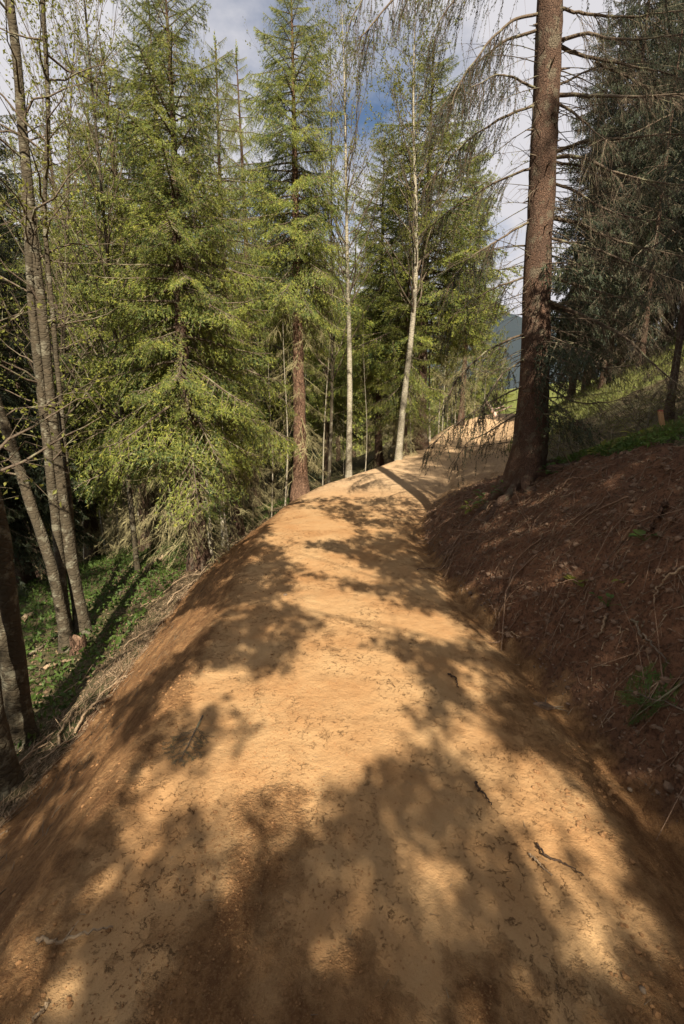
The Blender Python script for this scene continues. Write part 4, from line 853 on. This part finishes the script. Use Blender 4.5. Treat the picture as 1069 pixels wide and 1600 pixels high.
# --- single sticks, roots and boughs seen in the photograph
def stick(name, pl, r, m, label, cat, group=None, lift=.006, arch=0, forks=(), k=7, n=24, pxs=True):
    pts = np.array([G(u, v) for u, v in pl]); g = Geo()
    P = resample(pts, n); P[:, 2] = H(P[:, 0], P[:, 1]) + r * .6 + lift + arch * np.sin(PI * np.linspace(0, 1, n)); P[1:-1] += rng.normal(0, r * .5, (n - 2, 3))
    off = P[0].copy(); Va, Fa = tube(P - off, r * (1 - .6 * np.linspace(0, 1, n)), k, .2, int(rng.integers(99))); g.add(Va, Fa, 0, True)
    a, b_ = caps(n, k); g.F[-1] = g.F[-1]; 
    for q in (a, b_): g.F.append(q); g.M.append(0); g.S.append(False)
    for (f, fl, ang, up) in forks:
        i = int(f * (n - 1)); tg = unit(P[min(i + 1, n - 1)] - P[i - 1]); ca, sa = math.cos(ang), math.sin(ang)
        d = unit(np.array([tg[0] * ca - tg[1] * sa, tg[0] * sa + tg[1] * ca, tg[2] + up])); Va, Fa = twig_tubes([P[i] - off], [d], [fl], [.1], [r * .55], 5, 6); g.add(Va, Fa, 0, True)
    o = link(name, g.mesh(name, [m]), None, off); return tag(o, label, cat, group)
stick('forked_stick', [(60, 1476), (78, 1484), (96, 1490), (118, 1478), (150, 1464), (178, 1454)], .007, M_DRY, 'pale crooked stick lying in the shade on the lower left slope', 'stick', None, .005, .015, [(.45, .06, .9, .3), (.15, .05, -.9, .4)])
stick('stick', [(52, 1598), (66, 1586), (78, 1574)], .006, M_DRY, 'pale stick end at the very bottom left of the view', 'stick')
stick('twig', [(742, 1228), (752, 1244), (768, 1264)], .006, M_DARKTWIG, 'short dark twig standing out on the sunlit right half of the path', 'twig', None, .008, .01)
stick('twig', [(838, 1326), (852, 1348), (880, 1360), (912, 1374)], .005, M_DARKTWIG, 'longer curved twig on the sunlit lower right of the path', 'twig', None, .008, .012)
stick('twig', [(826, 1338), (842, 1356), (862, 1372)], .0045, M_DRY, 'thin pale twig beside the longer curved twig at lower right', 'twig', None, .004, .006)
stick('twig', [(700, 1055), (712, 1062), (716, 1078)], .006, M_DARKTWIG, 'small hooked twig at the upper right of the sunlit patch', 'twig', None, .004, .008)
stick('fallen_log', [(230, 893), (246, 881), (262, 872)], .045, M_DRY, 'short pale log lying in the green at the foot of the spruces', 'log', None, .02, .02, k=10)
stick('fallen_branch', [(152, 958), (178, 938), (212, 914)], .016, M_TWIG, 'straight grey branch lying across the green ground cover', 'branch')
stick('fallen_branch', [(40, 1030), (66, 1012), (92, 995)], .016, M_TWIG, 'grey branch lying in the green between the alder trunks', 'branch')
stick('cut_log', [(36, 972), (44, 968), (52, 962)], .04, M_DRY, 'small cut log end showing pale wood behind the stout alder', 'log', k=10)
stick('fallen_branch', [(70, 1048), (95, 1040), (118, 1034)], .02, M_DRY, 'brown broken branch just below the alder clump', 'branch', None, .01, .01, [(.5, .1, .7, .2)])
stick('fallen_branch', [(78, 1098), (110, 1082), (150, 1055), (172, 1038)], .008, M_DRY, 'long thin dry branch running up the edge of the dirt below the clump', 'branch', None, .01, .03, [(.5, .2, .5, .2), (.3, .15, -.6, .3)])
stick('fallen_branch', [(50, 1090), (66, 1094), (100, 1090)], .007, M_DRY, 'forked dry branch right of the stout alder base', 'branch', None, .01, .02, [(.35, .15, -.8, .0)])
stick('fallen_branch', [(1040, 796), (1028, 818), (1012, 838)], .018, M_REDBARK, 'thick brown broken branch on the bank above a tuft of leaves', 'branch', None, .02, .02)
stick('fallen_branch', [(946, 970), (940, 988), (934, 1002)], .009, M_DRY, 'short straw coloured stick on the middle of the bank', 'stick', None, .01)
stick('fallen_branch', [(985, 980), (1004, 1010), (1025, 1034), (1044, 1054)], .009, M_TWIG, 'long dark thin branch sliding down the right bank', 'branch', None, .02, .03, [(.1, .08, 1.0, .3), (.15, .07, -1.0, .4)])
stick('root', [(1068, 900), (1046, 915), (1026, 934), (1020, 955)], .008, M_DRY, 'pale curved root hanging from the bank at the right edge', 'root', None, .02, .04)
stick('root', [(652, 893), (690, 888), (712, 882), (728, 868)], .007, M_ROOT, 'long pale root trailing from the bank foot onto the path', 'root', None, .012, .03, [(.5, .15, .6, .5)])
stick('root', [(692, 886), (708, 862), (718, 848), (745, 842), (765, 848)], .008, M_ROOT, 'looping bare root below the roots of the big spruce', 'root', None, .03, .06, [(.4, .12, -.8, .0), (.6, .15, .9, .2)])
stick('root', [(765, 946), (768, 958), (778, 975)], .006, M_ROOT, 'small tangle of pale rootlets at the foot of the bank', 'root', None, .02, .03, [(.2, .1, .8, .4), (.4, .1, -.8, .5), (.6, .12, .4, .2), (.5, .1, -1.4, .3)])
stick('root', [(776, 996), (795, 998), (812, 1003)], .006, M_DRY, 'pale broken root lying at the bottom edge of the bank', 'root', None, .015, .015)
stick('root', [(800, 770), (812, 800), (822, 815), (828, 824)], .006, M_ROOT, 'thin pale root hanging straight below the big spruce', 'root', None, .03, .05)
stick('root', [(872, 770), (905, 758), (935, 748), (962, 730)], .008, M_ROOT, 'long pale root running under the grass right of the big spruce', 'root', None, .02, .03)
for i in range(40):
    y = 3.2 + 4.8 * rng.random(); e = .12 + .8 * rng.random(); x = float(Y(T_XR, y)) + e; P = np.array([[x, y, 0], [x - .1 - .15 * rng.random(), y + rng.normal(0, .12), 0], [x - .25 - .2 * rng.random(), y + rng.normal(0, .2) - .1, 0]])
    P = resample(P, 14); P[:, 2] = H(P[:, 0], P[:, 1]) + .015 + .06 * np.sin(PI * np.linspace(0, 1, 14)) * rng.random(); g = Geo(); Va, Fa = tube(P - P[0], (.008 if y * 7 % 1 < .35 else .005) * (1 - .7 * np.linspace(0, 1, 14)), 5, .2, i); g.add(Va, Fa, 0, True)
    tag(link('root', g.mesh('root', [M_ROOT]), None, P[0]), ('thick' if y * 7 % 1 < .35 else 'thin') + ' bare root in the ' + ('nearest' if y < 4.4 else 'middle' if y < 6 else 'far') + ' stretch of the cut bank ' + ('foot' if e < .5 else 'face'), 'root', 'bare roots in the cut bank')
for i in range(28):
    y = 2.6 + 8 * rng.random(); d = 1.0 + .5 * rng.random() ** 1.5; x = float(fr(y, d)); L = .25 + .6 * rng.random(); a = PI / 2 + rng.normal(-.12, .3)
    s = np.linspace(0, 1, 14); P = np.stack([x + math.cos(a) * L * s, y + math.sin(a) * L * s, 0 * s], -1); P[:, :2] += rng.normal(0, .012, (14, 2)).cumsum(0); r = .005 + .007 * rng.random()
    P[:, 2] = H(P[:, 0], P[:, 1]) + r * 1.5 + .05 * np.sin(PI * s) * rng.random() + .02 * rng.random(); g = Geo(); Va, Fa = tube(P - P[0], r * (1 - .6 * s), 6, .2, i); g.add(Va, Fa, 0, True)
    Va, Fa = twig_tubes(P[[4, 8]] - P[0], [[math.cos(a + .6), math.sin(a + .6), .2], [math.cos(a - .6), math.sin(a - .6), .15]], [L * .3, L * .25], [.1, .1], [r * .5, r * .5], 4, 4); g.add(Va, Fa, 0)
    tag(link('dry_branch', g.mesh('dry_branch', [M_DRY]), None, P[0]), ('short' if L < .5 else 'long') + ' dry branch in the ' + ('nearest' if y < 4.5 else 'middle' if y < 7.5 else 'far') + ' stretch of the brush pile left of the dirt', 'branch', 'dry branches piled along the left edge of the path')

# stump, stake, far branch, stones
def stump():
    p = G(124, 1018); t = thing('broken_stump', 'small splintered stump with orange wood at the foot of the alder clump', 'stump', tuple(p)); k = 12; g = Geo()
    z = np.array([-.12, 0, .06, .12]); V, Fc = tube(np.stack([0 * z, 0 * z, z], -1), np.array([.11, .09, .075, .07]), k, .25, 4); V = V.reshape(4, k, 3); V[3, :, 2] += rng.uniform(-.04, .10, k); g.add(V.reshape(-1, 3), Fc, 0, True)
    link('bark', g.mesh('stump_bark', [M_REDBARK]), t); g = Geo(); top = V[3] * np.array([.93, .93, 1]); c = np.array([[0, 0, .06]]); g.add(np.concatenate([top, c]), np.stack([np.arange(k), (np.arange(k) + 1) % k, np.full(k, k)], -1), 0); link('broken_wood', g.mesh('broken_wood', [M_ROOT]), t)
stump()
def stake():
    p = G(1041, 674); y = p[1]; top = W(1032, 641, y); h = top[2] - p[2] ; t = thing('wooden_stake', 'light wooden stake with red tip standing in the grass on top of the bank', 'stake', tuple(p))
    w = .023; dx = top[0] - p[0]
    V = []; 
    for z, s, x in ((-.1, 1, 0), (h - .012, 1, dx), (h, .85, dx)):
        V += [[x - w * s, -w * .5 * s, z], [x + w * s, -w * .5 * s, z], [x + w * s, w * .5 * s, z], [x - w * s, w * .5 * s, z]]
    Fq = [[i * 4 + j, i * 4 + (j + 1) % 4, i * 4 + 4 + (j + 1) % 4, i * 4 + 4 + j] for i in (0, 1) for j in range(4)] + [[8, 9, 10, 11]]
    link('post', mesh('stake_post', V, [np.array(Fq)], [M_STAKE]), t)
    m, N, Lk = mat('red_paint'); finish(N, Lk, (.30, .09, .06), .8); V2 = np.array(V)[4:].copy(); V2[:, :2] = (V2[:, :2] - [dx, 0]) * 1.05 + [dx, 0]; V2[4:, 2] += .004; V2[:4, 2] += .0
    link('painted_tip', mesh('painted_tip', V2, [np.array([[j, (j + 1) % 4, 4 + (j + 1) % 4, 4 + j] for j in range(4)] + [[4, 5, 6, 7]])], [m]), t)
stake()
def far_branch():
    y = 21.5; p = W(776, 648, y); p[2] = min(p[2], hz(p[0], y)); t = thing('stripped_branch', 'pale stripped branch with side forks sticking up at the far end of the path', 'branch', tuple(p))
    def seg(a, b, r): 
        Q = np.stack([W(*a, y), W(*b, y)]) - p; return tube(resample(Q, 6), np.linspace(r, r * .7, 6), 7, .1, 3)
    g = Geo(); Va, Fa = seg((775, 650), (760, 627), .085); g.add(Va, Fa, 0, True); link('main_stem', g.mesh('main_stem', [M_PALE]), t)
    for a, b in (((772, 640), (788, 634)), ((775, 645), (800, 634))):
        g = Geo(); Va, Fa = seg(a, b, .04); g.add(Va, Fa, 0, True); link('fork', g.mesh('fork', [M_PALE]), t)
far_branch()
def stone(u, v, s, label):
    p = G(u, v); bm_ = __import__('bmesh').new(); __import__('bmesh').ops.create_icosphere(bm_, subdivisions=2, radius=s)
    for q in bm_.verts:
        q.co *= 1 + .22 * float(vnoise(np.array([q.co.x / s * 1.3 + u]), np.array([q.co.y / s * 1.3 + q.co.z / s]), 5)[0]); q.co.z *= .65
    me = bpy.data.meshes.new('stone'); bm_.to_mesh(me); me.materials.append(M_STONE); bm_.free(); tag(link('stone', me, None, tuple(p + np.array([0, 0, s * .2]))), label, 'stone')
stone(1004, 1549, .010, 'small pale pebble in the churned soil at the lower right')
stone(985, 1235, .012, 'grey pebble by the right edge of the path')
stone(446, 930, .018, 'small stone in the dark soil near the ridge of the path')

# a dark clod with a twig, needle sprigs, and leafy plants
def sprig(name, pts, label, mn, L, nlat, nl, seed, cat='sprig', wood=M_TWIG):
    a = G(*pts[0]); b_ = G(*pts[1]); t = thing(name, label, cat, tuple(a + np.array([0, 0, .02]))); d = b_ - a; az = math.atan2(d[1], d[0]); Ln = float(np.linalg.norm(d))
    Tn, (Vw, Fw) = spray(seed, nlat, .08, .012, nl, .005, .5, 4); e0 = math.atan2(d[2], np.linalg.norm(d[:2]))
    def place(V): 
        W_ = warp(V * np.array([1, 1, .25]), np.array([az]), np.array([Ln * math.cos(e0)]), np.array([e0]), np.array([-.05]), np.array([-.05]), np.array([0.]), np.zeros((1, 2)))[0]
        gz_ = H(W_[:, 0] + a[0], W_[:, 1] + a[1]) - a[2]; W_[:, 2] = np.maximum(W_[:, 2], gz_ + .004 - .02); return W_
    g = Geo(); g.tris(place(Tn), 0); link('needles', g.mesh('needles', [mn]), t)
    g = Geo(); g.add(place(Vw), Fw, 0); ax = np.stack([np.linspace(-.12, 1, 9), np.zeros(9), np.zeros(9)], -1); Va, Fa = tubes(place(ax)[None], (.006 * (1 - .7 * np.linspace(0, 1, 9)))[None], 5); g.add(Va, Fa, 0); link('twig', g.mesh('twig', [wood]), t)
sprig('conifer_sprig', [(314, 1132), (282, 1200)], 'grey brown dried conifer sprig lying on the left side of the path', M_BROWNLEAF, .4, 12, .06, 501)
sprig('spruce_bough', [(1066, 1120), (975, 1085)], 'fresh green spruce bough lying in the shade at the foot of the right bank', M_GROUND, .4, 14, .07, 502, 'bough')
sprig('spruce_bough', [(1064, 1075), (985, 1130)], 'smaller green spruce bough overlapping the fresh one on the right bank', M_GROUND, .4, 12, .08, 503, 'bough')
def clod():
    p = G(850, 1106); t = thing('dark_clod', 'dark root clod with a twig lying on the right shoulder of the path', 'clod', tuple(p)); g = Geo(); s = np.linspace(0, 1, 12)
    q = G(872, 1110) - p; P = -q[None] * .8 + q[None] * 1.6 * s[:, None]; P[:, 2] += .012; V, Fc = tube(P, .026 * np.sin(PI * np.clip(s, .03, .97)) ** .6, 9, .6, 7); g.add(V, Fc, 0, True); link('root_lump', g.mesh('root_lump', [M_BANK]), t)
    g = Geo(); Va, Fa = twig_tubes(P[[2, 6, 9, 10, 4]], [[.5, -.4, .3], [.3, .6, .4], [1, .1, .1], [.8, -.5, .2], [-.4, .5, .3]], [.09, .08, .12, .1, .08], [.2] * 5, [.005] * 5, 4, 4); g.add(Va, Fa, 0); link('twig', g.mesh('clod_twig', [M_TWIG]), t)
clod()
def plant(u, v, label, n, ls, hgt, m, seed, wide=.6, base=None):
    p = G(u, v) if base is None else np.array(base); t = thing('leafy_plant', label, 'plant', tuple(p)); r_ = np.random.default_rng(seed); g = Geo()
    az = r_.uniform(0, 6.28, n); el = r_.uniform(.2, 1.3, n); D = np.stack([np.cos(az) * np.cos(el), np.sin(az) * np.cos(el), np.sin(el)], -1); L = hgt * r_.uniform(.5, 1.1, n)
    Va, Fa = twig_tubes(np.zeros((n, 3)), D, L, np.full(n, .15), np.full(n, .0025), 4, 4); g.add(Va, Fa, 0); link('stem', g.mesh('plant_stem', [m]), t)
    tip = D * L[:, None]; tip[:, 2] -= .15 * L; out_ = unit(D * np.array([1, 1, .25]) + r_.normal(0, .2, (n, 3))); sd = unit(np.cross(out_, [0, 0, 1.])); s = ls * r_.uniform(.7, 1.25, (n, 1)); upv = np.cross(sd, out_)
    for i in range(n):
        a, b_, c, q, w = tip[i], out_[i], sd[i], s[i], upv[i]
        rows = [(0, .02, 0), (.3, .8, .06), (.65, 1, .05), (1.1, .7, -.05), (1.5, .03, -.2)]
        V = []
        for f, wd2, dz in rows: V += [a + b_ * q * f + c * q * wd2 * wide + w * q * (dz + .12 * wd2), a + b_ * q * f + w * q * dz, a + b_ * q * f - c * q * wd2 * wide + w * q * (dz + .12 * wd2)]
        Fq = [[r * 3 + k, r * 3 + k + 1, r * 3 + k + 4, r * 3 + k + 3] for r in range(4) for k in range(2)]
        link('leaf', mesh('leaf', V, [np.array(Fq)], [m], None, True), t)
plant(1008, 846, 'small tuft of broad green leaves at the end of the brown branch on the bank', 7, .06, .07, M_GROUND, 1)
plant(898, 916, 'bright green seedling with a few leaves alone in the middle of the bank', 6, .045, .06, M_LEAF, 2)
plant(948, 952, 'sparse herb with small leaves in the litter of the bank', 8, .024, .10, M_GROUND, 3)
plant(970, 918, 'pale green leaf pair under thin twigs on the bank', 3, .03, .05, M_LEAF, 4)
plant(760, 790, 'leafy green clump on the cut edge left of the big spruce', 22, .065, .2, M_GROUND, 5, .35)
plant(735, 800, 'low yellow green clump at the tip of the grassy cut edge', 14, .05, .12, M_LEAF, 6, .4)
plant(790, 775, 'green herb close to the foot of the big spruce', 16, .05, .15, M_GROUND, 7, .4)
plant(862, 742, 'dark green clover patch right beside the big spruce trunk', 30, .04, .11, M_GROUND, 8, .7)
plant(1000, 690, 'bright leafy herb below the wooden stake', 18, .05, .14, M_LEAF, 9, .5)
plant(940, 712, 'leafy herb halfway along the grassy top of the bank', 18, .05, .13, M_LEAF, 10, .5)
plant(262, 893, 'bright green broad leaved herb near the fallen log', 16, .05, .16, M_GROUND, 11, .5)
plant(182, 945, 'green herb at the edge of the ground cover beside the alder clump', 12, .045, .14, M_GROUND, 12, .5)
plant(225, 915, 'fern like herb in the middle of the green slope', 16, .045, .18, M_GROUND, 13, .3)
